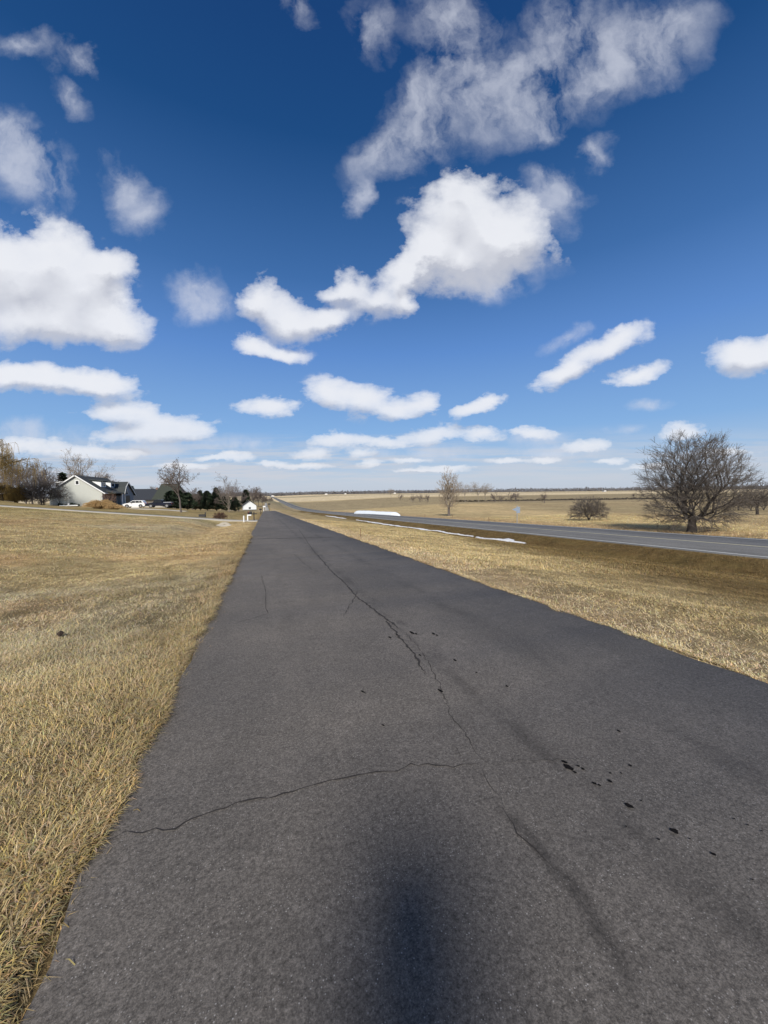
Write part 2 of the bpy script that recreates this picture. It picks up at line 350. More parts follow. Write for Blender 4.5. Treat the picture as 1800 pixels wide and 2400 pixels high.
def ground_mat():
    m = bpy.data.materials.new('dry_turf'); m.use_nodes = True; t = NT(m.node_tree); b = m.node_tree.nodes['Principled BSDF']
    P = t.n('ShaderNodeNewGeometry').outputs['Position']; x, y, z = t.sep(P)
    a = t.n('ShaderNodeAttribute', attribute_name='tint').outputs['Color']
    dist = t.vm('LENGTH', P, out=1)
    n1 = t.noise(P, .45, 5, .6); n2 = t.noise(P, 3.2, 5, .65, .6); n3 = t.noise(P, 28, 4, .7, 1.0); nL = t.noise(t.mapg(P, sc=(.12, .012, 1)), 1, 5, .6)
    n0 = t.noise(t.mapg(P, rot=(0, 0, .35), sc=(.5, 1.4, 1)), 1, 6, .66, .8)
    g = t.mr(n1, .3, .7, .84, 1.16, False)
    g = t.m('MULTIPLY', g, t.mr(n2, .3, .7, .74, 1.26, False))
    g = t.m('MULTIPLY', g, t.mr(n0, .3, .7, .70, 1.30, False)); g = t.m('MULTIPLY', g, t.mr(t.noise(t.mapg(P, sc=(.9, .3, 1), rot=(0, 0, -.5)), 1.4, 6, .65), .3, .7, .80, 1.2, False))
    g = t.m('MULTIPLY', g, t.mr(n3, .3, .7, .62, 1.38, False))
    g = t.m('MULTIPLY', g, t.mr(nL, .3, .7, .9, 1.1, False))
    c = t.mix(1.0, a, t.comb(g, g, g), 'MULTIPLY')
    rows = t.mr(t.noise(t.mapg(P, sc=(1.3, .10, 1)), 1, 4, .6), .3, .7, .72, 1.28, False); rows2 = t.mr(t.noise(t.mapg(P, sc=(.035, .30, 1)), 1, 4, .6), .3, .7, .84, 1.16, False)
    rr_ = t.m('MULTIPLY', rows, rows2); c = t.mix(t.mr(x, 33, 38), c, t.mix(1.0, c, t.comb(rr_, rr_, rr_), 'MULTIPLY'))
    hue = t.mr(t.noise(P, 1.3, 4, .6), .35, .7, 0, .35)
    c = t.mix(hue, c, t.mix(1.0, c, (1.12, .92, .80), 'MULTIPLY'))
    t.L.new(c, b.inputs['Base Color']); b.inputs['Roughness'].default_value = .95; b.inputs['Specular IOR Level'].default_value = .05
    bp = t.n('ShaderNodeBump'); bp.inputs['Strength'].default_value = .7; bp.inputs['Distance'].default_value = .05
    t.L.new(t.m('ADD', t.m('MULTIPLY', n3, .6), n2), bp.inputs['Height']); t.L.new(bp.outputs[0], b.inputs['Normal'])
    return m
M = dict(
 ground=ground_mat(),
 road=asphalt('asphalt_road', (.124, .111, .099), (.137, .121, .106), (.42, .40, .38)),
 highway=asphalt('highway_asphalt', (.155, .152, .148), (.17, .165, .155), (.3, .3, .3), False, True),
 concrete=mat('pale_concrete', (.42, .38, .31), .9, .18, 2.5, bump=.3),
 gravel=mat('pale_gravel', (.44, .37, .26), .95, .3, 9, bump=.8),
 crack=mat('crack_shadow', (.028, .023, .020), .95, .3, 20),
 oil=mat('oil_black', (.010, .009, .009), .95, .2, 20, spec=.05),
 paint=mat('road_paint', (.50, .50, .47), .8, .35, 4),
 yellow=mat('yellow_paint', (.52, .47, .30), .8, .3, 4),
 snow=mat('old_snow', (.72, .715, .71), .8, .16, 3, bump=.8),
 grass=tint_mat('dry_grass_blades'),
 bark=mat('dark_bark', (.055, .045, .038), .95, .3, 5, bump=.8),
 twig=mat('brown_twigs', (.125, .105, .088), .95, .25, 4),
 bark_l=mat('pale_bark', (.26, .22, .175), .95, .3, 4, bump=.6),
 twig_l=mat('tan_twigs', (.30, .24, .175), .95, .25, 3),
 bark_g=mat('grey_bark', (.12, .10, .088), .95, .3, 4),
 twig_g=mat('grey_twigs', (.175, .14, .12), .95, .25, 3),
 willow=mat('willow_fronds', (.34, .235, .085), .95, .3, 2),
 willow_d=mat('dark_willow_fronds', (.20, .13, .035), .95, .3, 2),  # dark golden tone of the low weeping trees
 needle=mat('dark_needles', (.024, .040, .018), .95, .5, 2),
 needle_b=mat('brownish_needles', (.05, .042, .020), .95, .5, 2),
 leaf_b=mat('dead_leaves', (.13, .10, .075), .95, .4, 2),
 wall=siding('grey_siding', (.52, .53, .48)), wall_b=siding('bluegrey_siding', (.24, .27, .31)),
 brick=mat('brown_brick_wall', (.20, .125, .095), .9, .3, 6),
 trim=mat('white_trim', (.80, .80, .78), .6, .04, 3),
 roof=shingles('dark_shingles', (.045, .050, .048)), roof2=shingles('charcoal_shingles', (.030, .034, .042)), roof3=shingles('green_grey_shingles', (.040, .046, .034)),
 dark=mat('dark_opening', (.012, .013, .016), .4, .2, 3), glass=mat('dark_glass', (.02, .025, .03), .08, .1, 1),
 tan=mat('tan_wall', (.42, .38, .32), .8, .1, 2),
 white=mat('white_car_paint', (.80, .80, .80), .25, .02, 1), navy=mat('dark_blue_car_paint', (.010, .014, .028), .18, .1, 1),
 silver=mat('silver_paint', (.45, .46, .48), .3, .1, 1), rubber=mat('tyre_rubber', (.015, .015, .015), .8, .1, 4), rim=mat('wheel_rim', (.38, .38, .39), .35, .1, 3, metal=.6),
 lampred=mat('tail_lamp', (.35, .01, .01), .3, .1, 3), lampw=mat('headlamp', (.7, .7, .72), .15, .1, 3),
 pampas=mat('tan_pampas', (.46, .30, .13), .95, .35, 4), wood=mat('weathered_wood', (.20, .125, .07), .9, .3, 8), black=mat('black_paint', (.012, .012, .013), .5, .2, 4),
 plastic=mat('white_plastic_film', (.80, .84, .86), .45, .03, 1, bump=.4, bscale=3), galv=mat('galvanised_steel', (.28, .31, .34), .5, .15, 4, metal=.4), signb=mat('sign_back_aluminium', (.25, .30, .37), .5, .1, 2, metal=.2),
 stone=mat('dark_stone', (.045, .043, .043), .85, .3, 5), soil=mat('dark_soil', (.05, .033, .022), .95, .4, 10, bump=.8),
 far=mat('far_wood', (.14, .135, .14), .95, .35, .02), farw=mat('far_white_wall', (.58, .56, .54), .8, .05, .05),
 cloth=mat('dark_jacket', (.05, .05, .06), .9, .2, 4), skin=mat('skin', (.5, .33, .25), .6, .1, 4), hair=mat('hair', (.05, .035, .02), .8, .2, 8),
)
# ------------------------------------------------------------------ ground sheet
def lines(fine, coarse_to, step, growth):
    a, b = fine; xs = list(np.arange(a, b + 1e-6, step)); s = step
    while xs[-1] < coarse_to: s *= growth; xs.append(xs[-1] + s)
    return xs
xr = lines((0, 24), 7000, .3, 1.10); xl = [-v for v in lines((0, 12), 7000, .3, 1.09)]
xs = np.array(sorted(set(np.round(xr + xl + XK[:-1] + [-1.1, -.8], 3))))
xs = xs[np.concatenate([[True], np.diff(xs) > .04])]
ys = lines((-3, 30), 9000, .35, 1.05); s = .35; yb = []
v = -3.0
while v > -300: s *= 1.3; v -= s; yb.append(v)
ys = np.array(sorted(set(np.round(list(ys) + yb + [45.2, 45.9, 46.3, 48.5, 50.7, 51.2, 51.6, 172], 3))))
GX, GY = np.meshgrid(xs, ys); GZ = zb(GX, GY)
def tint(x, y):
    x = np.asarray(x, float); y = np.asarray(y, float)
    c = np.empty(x.shape + (3,)); c[:] = (.350, .270, .136)
    def put(mask, col): c[:] = c * (1 - mask[..., None]) + np.array(col) * mask[..., None]
    n = fbm(x / 7, y / 7, 21); n2 = fbm(x / 2.0, y / 2.5, 31); n3 = fbm(x / 30, y / 14, 41)
    L = (x < 1)
    put(sm(.45, .7, n) * L * .6, (.36, .31, .20)); put(sm(.5, .75, n2) * L * .5, (.37, .245, .125))
    put(sm(4.0, 0, np.abs(x + 3)) * sm(10, 24, y) * sm(50, 40, y) * .55 * L, (.40, .29, .15))
    put(sm(24, 40, y) * sm(.35, .65, n3) * L * .75, (.27, .205, .075)); put(sm(38, 44, y) * sm(-2, -6, x) * L * sm(.4,.6,n2) * .5, (.17, .17, .07))
    put(sm(51, 60, y) * L * .55, (.33, .245, .105)); put(sm(120, 140, y) * L * .8, (.36, .28, .15))
    put(sm(1.0, 0, -.8 - x) * L * .5, (.13, .09, .04))
    put(sm(.60, .72, fbm(x / .8, y / .8, 91)) * L * sm(18, 8, y) * .55, (.17, .125, .06)); put(sm(.55, .75, fbm(x / 4.5, y / 3, 93)) * L * .4, (.25, .20, .10))
    # right verge and ditch
    R = (x > 3)
    put(R * sm(6, 4.6, x) * .7, (.42, .32, .19)); put(R * sm(8, 14, x) * .5, (.31, .25, .12))
    st_ = np.interp(y, [6, 13, 30, 60], [5.4, 7.4, 12.8, 15.8])
    put(R * sm(st_, st_ + 6, x + (n - .5) * 5 + (n2 - .5) * 3) * sm(22.6, 21.8, x) * .95, (.118, .080, .033)); put(R * sm(13, 16, x + (n2 - .5) * 6) * sm(.45, .6, n2) * sm(22.6, 21.8, x) * .7, (.14, .10, .04))
    put(R * sm(31, 32, x), (.38, .28, .15)); put(R * sm(33.5, 32, x) * sm(31, 32, x), (.36, .33, .26))
    field = R * sm(39, 43, x + (n - .5) * 4)
    d = np.hypot(x, y); phi = np.degrees(np.arctan2(x, np.maximum(y, .1)))
    put(field, (.52, .395, .205))
    stub = field * sm(.8, 1.4, (x - 40) / np.maximum(y - 8, 1) * 2.2)
    put(stub * .85, (.32, .25, .14)); put(field * sm(.35, .7, fbm(x / 16, y / 60, 51)) * .35, (.30, .25, .13))
    put(field * sm(.6, .75, fbm(x / 5, y / 90, 61)) * .3, (.50, .40, .23))
    # far bands
    put(sm(235, 262, y + x * .12) * sm(620, 560, y + x * .1) * R * .9, (.30, .245, .145))
    put(sm(610, 640, y + x * .1), (.62, .51, .32)); put(sm(1150, 1250, y + x * .2) * sm(1500, 1450, y + x * .2) * .8, (.30, .26, .17)); put(sm(2100, 2300, y) * .7, (.30, .27, .2))
    put(sm(400, 470, y) * (x < 40) * sm(-400, 0, x) * sm(620, 590, y), (.26, .23, .14))
    return c
TC = tint(GX, GY) * (1 - .42 * (sm(16, 5, np.hypot(GX, GY)) * ((GX < -.8) | (GX > 4))))[..., None]    # darker near the camera: soil and thatch, plus painted shade between the blades
ny, nx = GX.shape
idx = np.arange(nx * ny).reshape(ny, nx)
FQ = np.stack([idx[:-1, :-1], idx[:-1, 1:], idx[1:, 1:], idx[1:, :-1]], -1).reshape(-1, 4)
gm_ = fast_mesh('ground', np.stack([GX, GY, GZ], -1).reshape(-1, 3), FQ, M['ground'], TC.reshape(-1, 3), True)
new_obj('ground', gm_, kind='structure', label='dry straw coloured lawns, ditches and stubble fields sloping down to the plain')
# ------------------------------------------------------------------ roads
def strip(name, x0, x1, y0, y1, mt, lift, parent=None, thick=.05, nx_=2, wob=0, **props):
    yy = [y0] + [v for v in ys if y0 < v < y1] + [y1]; xx = np.linspace(x0, x1, nx_); V = []; n = len(xx) + 2
    for y in yy:
        wl = wob * (fbm(np.array([y / .5]), np.array([1.0]), 5)[0] - .5); wr = wob * (fbm(np.array([y / .5]), np.array([7.0]), 6)[0] - .5)
        xq = np.array(xx); xq[0] += wl; xq[-1] += wr
        zz = zt(xq, np.full(len(xq), y)) + lift
        V.append((xq[0] - .02, y, zz[0] - thick)); V += [(a, y, b) for a, b in zip(xq, zz)]; V.append((xq[-1] + .02, y, zz[-1] - thick))
    Q = [(i * n + j, i * n + j + 1, (i + 1) * n + j + 1, (i + 1) * n + j) for i in range(len(yy) - 1) for j in range(n - 1)]
    me = fast_mesh(name, V, Q, mt); return new_obj(name, me, parent, **props)
road = strip('road', -.82, 4.02, -12, 172, M['road'], .022, wob=.24, kind='structure', label='narrow dark grey asphalt road running straight away')
hw = strip('highway', 22.0, 32.0, -120, 4200, M['highway'], .03, thick=.1, kind='structure', label='grey two lane highway beyond the ditch')
strip('edge_line', 22.50, 22.62, -120, 4200, M['paint'], .036, hw, .005)
strip('edge_line', 31.35, 31.53, -120, 4200, M['paint'], .036, hw, .005)
strip('centre_line', 26.93, 27.07, -120, 4200, M['yellow'], .036, hw, .005)
new = strip('gravel_shoulder', 32.05, 32.9, -60, 1500, M['gravel'], .012, None, .03, wob=.3, kind='structure', label='pale gravel shoulder on the far side of the highway')
# driveway across the left ditch
def cross(name, pts, w, mt, lift, **props):
    V = []
    for (x, y, ww) in pts:
        for k_, dz in ((-ww / 2 - .03, -.08), (-ww / 2, 0), (0, .01), (ww / 2, 0), (ww / 2 + .03, -.08)):
            V.append((x, y + k_, float(zt(x, y + max(min(k_, ww / 2), -ww / 2))) + lift + dz))
    Q = [(i * 5 + j, i * 5 + j + 1, (i + 1) * 5 + j + 1, (i + 1) * 5 + j) for i in range(len(pts) - 1) for j in range(4)]
    return new_obj(name, fast_mesh(name, V, Q, mt), None, **props)
cross('driveway', [(x, 48.5 + .012 * max(0, -x - 12) ** 1.6, 4.4 + (1.6 if x > -1.6 else 0)) for x in np.arange(-.9, -62, -.6)], 4, M['concrete'], .03, kind='structure', label='pale concrete driveway leading left from the road to the houses')
cross('gravel_crossing', [(x, 176, 7) for x in np.arange(20, -16, -1.0)], 7, M['gravel'], .03, kind='structure', label='pale gravel crossing at the end of the road')
cross('far_driveway', [(x, 112 + .3 * (-x), 3.6) for x in np.arange(-.9, -19, -.8)], 4, mat('dark_drive_asphalt', (.075, .07, .068), .9, .15), .03, kind='structure', label='dark driveway leading to the white shed and evergreens')
cross('house_driveway', [(x, 97 + 0 * x, 3.4) for x in np.arange(-17, -31, -.8)], 4, M['concrete'], .03, kind='structure', label='parking pad in front of the grey house')
strip('footpath', -.3, 1.9, 190, 430, M['concrete'], .03, None, .04, kind='structure', label='pale footpath carrying on beyond the end of the road')
# ------------------------------------------------------------------ pixel helper: a point of the slope that carries a mark on the road
def on_plane(px, py, h=0.0):
    d = fwd + rgt * ((px - 900) / F) - upv * ((py - 1200) / F); t = (CH - h) / (-(d.z + S * d.y)); return d.x * t, d.y * t
def ribbon(name, pts, w, mt, parent, lift=.0265, jag=.03, seg=.045, seed=0, taper=True, **props):
    r = np.random.default_rng(seed); P = []
    for (a, b) in zip(pts[:-1], pts[1:]):
        L = math.hypot(b[0] - a[0], b[1] - a[1]); n = max(2, min(60, int(L / seg)))
        for i in range(n): P.append((a[0] + (b[0] - a[0]) * i / n, a[1] + (b[1] - a[1]) * i / n))
    P.append(pts[-1]); P = np.array(P); n = len(P); wl = np.cumsum(r.normal(0, jag * .5, (n, 2)), 0) * .25 + r.normal(0, jag * .22, (n, 2)); wl -= np.linspace(0, 1, n)[:, None] * wl[-1]
    P = P + wl; T = np.gradient(P, axis=0); T /= np.linalg.norm(T, axis=1)[:, None] + 1e-9; N = np.stack([-T[:, 1], T[:, 0]], 1)
    ww = w * (.35 + 1.1 * r.random(n)) * (np.clip(np.minimum(np.arange(n), n - 1 - np.arange(n)) / 6, .1, 1) if taper else 1)
    A = P + N * ww[:, None] / 2; Bq = P - N * ww[:, None] / 2; V = []
    for q in (A, Bq): V.append(np.stack([q[:, 0], q[:, 1], zt(q[:, 0], q[:, 1]) + lift], 1))
    V = np.concatenate(V); Q = [(i, i + 1, n + i + 1, n + i) for i in range(n - 1)]
    return new_obj(name, fast_mesh(name, V, Q, mt), parent, **props)
OP = on_plane
cr = [([(205,2000),(290,1965),(420,1945),(560,1890),(620,1878),(760,1850),(880,1822),(940,1815),(965,1798),(1000,1798),(1060,1806),(1140,1795)], .009),
      ([(612,1350),(622,1390),(620,1420),(628,1440),(600,1452),(540,1468)], .008), ([(575,1265),(700,1262),(790,1260)], .15), ([(607,1222),(690,1221)], .2), ([(700,1240),(745,1300),(790,1350),(840,1410),(900,1450),(940,1480)], .026),
      ([(840,1385),(830,1415),(805,1450)], .012), ([(660,1240),(700,1238)], .16), ([(1130,1810),(1150,1850),(1180,1900)], .014), ([(1180,1900),(1240,1985),(1300,2050)], .018),
      ([(900,1450),(930,1490),(975,1540),(1000,1590)], .02), ([(690,1300),(715,1325),(735,1340)], .010), ([(1040,1740),(1075,1765),(1090,1790)], .006), ([(1140,1795),(1260,1790),(1400,1786)], .004), ([(940,1480),(1010,1570),(1060,1680),(1140,1795)], .006)]
for i, (p, w) in enumerate(cr):
    ribbon('crack', [OP(*q) for q in p], w, M['crack'], road, jag=.035 if w < .03 else .06, seed=i)
spots = [(1323,1796,9),(1332,1808,16),(1355,1805,6),(1366,1812,7),(1347,1820,6),(1392,1846,8),(1405,1851,6),(1429,1841,8),(1477,1804,6),(1475,1900,13),(1502,1888,4),(1467,1949,4),(1580,1960,15),(1543,1980,5),(1617,1979,4),(1671,2015,9),
 (1450,1722,6),(850,1628,6),(855,1631,3),(1032,1626,8),(1188,1615,5),(898,1708,5),(966,1488,7),(975,1490,4),(1016,1490,5),(1024,1494,4),(914,1499,5),(930,1492,3),(984,1541,4),(1066,1553,6),(1117,1583,4),(1720,1931,4),(1753,1946,4),(1785,1960,4),(1763,2076,4),(1430,1822,4),(1456,1822,4)]
for i, (px, py, r_) in enumerate(spots):
    c0 = OP(px, py); c1 = OP(px + r_, py + r_ * .55); c2 = OP(px - r_ * .3, py + r_ * .35); rr = np.random.default_rng(i)
    r_ *= .75; ax = .75 * Vector((c1[0] - c0[0], c1[1] - c0[1])); bx = .7 * Vector((c2[0] - c0[0], c2[1] - c0[1])); V = []
    for j in range(11):
        a = 2 * math.pi * j / 11; q = (.75 + .45 * rr.random()); x = c0[0] + ax.x * math.cos(a) * q + bx.x * math.sin(a) * q; y = c0[1] + ax.y * math.cos(a) * q + bx.y * math.sin(a) * q
        V.append((x, y, float(zt(x, y)) + .0275))
    mb = MB(); mb.add(V, [tuple(range(11))]); mb.build('oil_spot', M['oil'], road)
# snow left in the ditch
def snow(pts, label, seed):
    r = np.random.default_rng(seed); V = []; Q = []; n = len(pts); m = 7
    for i, (x, y, w) in enumerate(pts):
        for j in range(m):
            s_ = (j / (m - 1) - .5) * 2; e = 1 + .75 * (r.random() - .5)
            xx = x + s_ * w / 2 * e; V.append((xx, y, Zf(xx, y) - .05 + .11 * (1 - s_ ** 4) + .06 * r.random() * (abs(s_) < .9)))
    Q = [(i * m + j, i * m + j + 1, (i + 1) * m + j + 1, (i + 1) * m + j) for i in range(n - 1) for j in range(m - 1)]
    o = new_obj('snow_strip', fast_mesh('snow_strip', V, Q, M['snow'], smooth=True), None, label=label, category='snow', group='snow left along the ditch')
def srow(y0, y1, w):
    yy = np.linspace(y0, y1, max(8, int((y1 - y0) / .32))); n = len(yy)
    return [(19.6 + 1.1 * (fbm(np.array([y / 7.]), np.array([2.]), 8)[0] - .5), y, w * (.3 + 1.3 * fbm(np.array([y / 2.2]), np.array([5.]), 12)[0]) * min(1, .15 + 3 * min(i, n - 1 - i) / n)) for i, y in enumerate(yy)]
snow(srow(25.5, 32.7, 1.15), 'nearest and widest snow strip in the right ditch, below the road sign', 1)
snow(srow(33.2, 84, .95), 'long thin middle snow strip in the ditch below the highway', 2)
snow(srow(97, 130, 1.1), 'farthest pale snow strip in the ditch, below the white silage bag', 3)
# ------------------------------------------------------------------ grass blades
def blades(n, X_, Y_, ln, wd, name, label, lean=(.25, .9), seed=0, tones=None, flow=.0, lift=0, simple=False, toward=None):
    r = np.random.default_rng(seed); n = len(X_); z0 = zb(X_, Y_) + lift
    clump = fbm(X_ / .35, Y_ / .35, 77, 3); macro = fbm(X_ / 1.5, Y_ / 1.5, 88, 3)
    L = ln * (.5 + r.random(n)) * (.55 + .9 * clump); azm = r.random(n) * 2 * math.pi
    fl = fbm(X_ / .9, Y_ / .9, 99, 2) * 4 * math.pi; azm = azm * (1 - flow) + fl * flow + r.normal(0, .5, n) * flow
    if toward is not None: azm = np.where(r.random(n) < .6, toward + r.normal(0, .8, n), azm)
    ln0 = lean[0] + (lean[1] - lean[0]) * r.random(n)       # 0 upright .. 1 flat
    th = ln0 * math.pi / 2; dx = np.cos(azm); dy = np.sin(azm); px_ = -dy; py_ = dx; w = wd * (.6 + .8 * r.random(n))
    V = np.empty((n, 5, 3), np.float32)
    hx1 = L * .55 * np.sin(th * .8); hz1 = L * .55 * np.cos(th * .8); th2 = np.minimum(th * 1.25 + .35, 1.9); hx2 = hx1 + L * .45 * np.sin(th2); hz2 = hz1 + L * .45 * np.cos(th2)
    for k_, (sd, hx, hz_, ww) in enumerate(((-1, 0, -.004, 1), (1, 0, -.004, 1), (1, hx1, hz1, .75), (-1, hx1, hz1, .75), (0, hx2, hz2, 0))):
        V[:, k_, 0] = X_ + dx * hx + px_ * w / 2 * sd * ww; V[:, k_, 1] = Y_ + dy * hx + py_ * w / 2 * sd * ww; V[:, k_, 2] = z0 + hz_
    if simple:
        V = np.stack([V[:, 0], V[:, 1], V[:, 4]], 1); V[:, 2, 0] += (px_ * L * .15 * r.normal(0, 1, n)).astype(np.float32)
    nv = V.shape[1]; base = np.arange(n)[:, None] * nv
    T = base + np.array([[0, 1, 2]]) if simple else np.concatenate([base + np.array([[0, 1, 2]]), base + np.array([[0, 2, 3]]), base + np.array([[3, 2, 4]])], 1).reshape(-1, 3)
    tc_ = tint(X_, Y_); m2_ = fbm(X_ / .45, Y_ / .45, 55, 3); br = (.72 + .85 * r.random(n)) * (.55 + .55 * macro + .5 * m2_); c = tc_ * br[:, None] * 1.35
    c = c * np.stack([1 + .10 * r.standard_normal(n), np.ones(n), 1 + .18 * r.standard_normal(n)], 1).clip(.6, 1.5)
    col = np.repeat(c.clip(.01, .85)[:, None, :], nv, 1).reshape(-1, 3)
    me = fast_mesh(name, V.reshape(-1, 3), T, M['grass'], col)
    return new_obj(name, me, None, kind='stuff', label=label, category='grass')
def scatter(n, x0, x1, y0, y1, seed, powy=1.0, keep=None):
    r = np.random.default_rng(seed); X_ = x0 + (x1 - x0) * r.random(n); Y_ = y0 + (y1 - y0) * r.random(n) ** powy
    ok = (X_ < -.8 + .02) | (X_ > 4.0)
    # only what the view can reach
    dx, dy = X_ * math.cos(_a) - Y_ * math.sin(_a), X_ * math.sin(_a) + Y_ * math.cos(_a)
    ok &= (dy > .3) & (np.abs(dx) < dy * 1.12 + .5)
    if keep is not None: ok &= keep(X_, Y_)
    return X_[ok], Y_[ok]
def edge_bias(n, y0, y1, seed, side):
    r = np.random.default_rng(seed); Y_ = y0 + (y1 - y0) * r.random(n) ** 1.3
    cl = fbm(Y_ / .45, Y_ * 0 + side, 61 + side, 3) * .22 - .07; X_ = (-.84 + cl - np.abs(r.normal(0, .12, n))) if side < 0 else (4.04 - cl * .8 + np.abs(r.normal(0, .09, n)))
    return X_, Y_
q = scatter(175000, -4.6, -.78, .3, 6.0, 1, 1.1); blades(0, *q, .070, .0032, 'grass_blades', 'matted dry lawn grass at the left edge of the road, nearest', (.55, 1.08), 1, flow=.15)
q = scatter(420000, -14, -.78, 5.0, 15, 2, 1.25); blades(0, *q, .075, .006, 'grass_blades', 'dry lawn grass to the left of the road, middle distance', (.55, 1.05), 2, flow=.08, simple=True)
q = scatter(300000, -34, -.8, 14, 45, 3, 1.3); blades(0, *q, .09, .013, 'grass_blades', 'dry lawn grass left of the road up to the driveway', (.45, .98), 3, flow=.08, simple=True)
q = scatter(430000, 4.0, 15, 1.5, 16, 4, 1.25); blades(0, *q, .06, .006, 'grass_blades', 'short pale dry grass on the right verge', (.55, 1.05), 4, flow=.08, simple=True)
q = scatter(330000, 4.05, 22, 8, 50, 5, 1.25); blades(0, *q, .09, .013, 'grass_blades', 'brown and straw grass in the ditch below the highway', (.4, .95), 5, flow=.08, simple=True)
q = scatter(120000, 33, 75, 5, 70, 6, 1.1); blades(0, *q, .17, .03, 'stubble', 'dry stubble and grass on the field beyond the highway', (.2, .9), 6, flow=.2, simple=True)
r_ = np.random.default_rng(44); q = (-.85 + np.abs(r_.normal(0, .10, 90)), .6 + 9 * r_.random(90)); blades(0, *q, .05, .004, 'straw_litter', 'loose bits of straw blown onto the left side of the asphalt', (.95, 1.0), 9, lift=.026)
q = edge_bias(34000, .4, 22, 7, -1); blades(0, *q, .13, .0042, 'grass_fringe', 'long dry grass fringe leaning over the left road edge', (.5, 1.0), 7, flow=.1, lift=.018, toward=0.0)
q = edge_bias(16000, 1.5, 20, 8, 1); blades(0, *q, .06, .006, 'grass_fringe', 'short dry grass fringe along the right road edge', (.5, 1.0), 8, flow=.1, lift=.018, toward=math.pi)
# ------------------------------------------------------------------ trees
def tubes(segs, n=3):
    s_ = np.array(segs, float); P0, P1, r0, r1 = s_[:, 0:3], s_[:, 3:6], s_[:, 6], s_[:, 7]
    D = P1 - P0; D /= np.linalg.norm(D, axis=1)[:, None] + 1e-9
    up = np.where(np.abs(D[:, 2:3]) > .9, np.array([[1., 0, 0]]), np.array([[0, 0, 1.]])); A = np.cross(D, up); A /= np.linalg.norm(A, axis=1)[:, None] + 1e-9; Bv = np.cross(D, A)
    m = len(s_); V = np.empty((m, 2, n, 3))
    for j in range(n):
        a = 2 * math.pi * j / n; o = A * math.cos(a) + Bv * math.sin(a)
        V[:, 0, j] = P0 + o * r0[:, None]; V[:, 1, j] = P1 + o * r1[:, None]
    b_ = np.arange(m)[:, None] * 2 * n
    Q = np.concatenate([b_ + np.array([[j, (j + 1) % n, n + (j + 1) % n, n + j]]) for j in range(n)], 1).reshape(-1, 4)
    return V.reshape(-1, 3), Q
def grow(seed, H, r0, trunk_h, mains, ang, levels=4, kids=(7, 6, 5, 3), ratio=.62, trop=.25, wob=.16, droop=0, len1=.62, lean=(0, 0), twig_r=.012, rf=1.0, side=1.0, env=None):
    R = random.Random(seed); segs = {0: [], 1: [], 2: []}
    def kind(l): return 0 if l == 0 else (1 if l <= 2 else 2)
    def br(p, d, L, r, lvl):
        n = 5 if lvl <= 1 else (4 if lvl == 2 else 3); pts = [(p.copy(), r)]; step = L / n
        for i in range(n):
            w = wob * (1 + .5 * lvl)
            d = (d + Vector((R.gauss(0, w), R.gauss(0, w), R.gauss(0, w))) + Vector((0, 0, trop * .25 if lvl < 3 or droop == 0 else -droop))).normalized()
            q = p + d * step; rr = max(twig_r * .55, r * (1 - (i + 1) / n * .62)); rr0 = pts[-1][1]
            segs[kind(lvl)].append((*p, *q, rr0, rr)); p = q; pts.append((p.copy(), rr))
        if lvl < levels:
            kn = kids[lvl - 1]
            for c in range(kn):
                t = .25 + .75 * (c + R.random() * .8) / kn; i = min(n - 1, int(t * n)); f_ = t * n - i
                a, ra = pts[i]; b, rb = pts[i + 1]; o = a.lerp(b, min(f_, 1)); dd = (b - a).normalized()
                ax = dd.orthogonal().normalized(); ax.rotate(Matrix.Rotation(R.random() * 6.283, 3, dd)); ndir = dd.copy(); ndir.rotate(Matrix.Rotation(math.radians(R.uniform(26, 58)), 3, ax))
                br(o, ndir, L * ratio * R.uniform(.7, 1.15) * (1.15 - .45 * t), max(twig_r, rb * .62), lvl + 1)
    base = Vector((0, 0, -.15)); d = Vector((lean[0], lean[1], 1)).normalized(); p = base; n = 5; pr = r0 * 1.25
    for i in range(n):
        q = p + d * ((trunk_h + .15) / n); q += Vector((R.gauss(0, .02), R.gauss(0, .02), 0)) * trunk_h; rr = r0 * (1.05 - .25 * (i + 1) / n); segs[0].append((*p, *q, pr, rr)); p = q; pr = rr
    for m in range(mains):
        a0 = m * 2.399 + R.uniform(-.4, .4); an = math.radians(R.uniform(*ang)); an = an * (.25 + .75 * ((m + 1) / mains)) if m < mains * .4 else an
        dd = Vector((math.sin(an) * math.cos(a0), math.sin(an) * math.sin(a0), math.cos(an)))
        o = base.lerp(p, R.uniform(.72, 1.0)) if m else p
        if env:         # limbs fill a rounded crown: centre height, horizontal and vertical radius
            an = math.radians(ang[0] + (ang[1] - ang[0]) * ((m + R.random()) / mains) ** .75)
            dd = Vector((math.sin(an) * math.cos(a0), math.sin(an) * math.sin(a0), math.cos(an))); q_ = Vector((o.x / env[1], o.y / env[1], (o.z - env[0]) / env[2])); e_v = Vector((dd.x / env[1], dd.y / env[1], dd.z / env[2]))
            A_ = e_v.dot(e_v); B_ = q_.dot(e_v); L_ = (-B_ + math.sqrt(max(0, B_ * B_ - A_ * (q_.dot(q_) - 1)))) / A_
            br(o, dd, L_ * R.uniform(.72, .90), r0 * (.5 if m < 4 else .36), 1); continue
        br(o, dd, (H - trunk_h) * len1 * R.uniform(.8, 1.1) * (1 - (1 - side) * math.sin(an)), r0 * (.62 if m < 3 else .48) * rf, 1)
    return segs
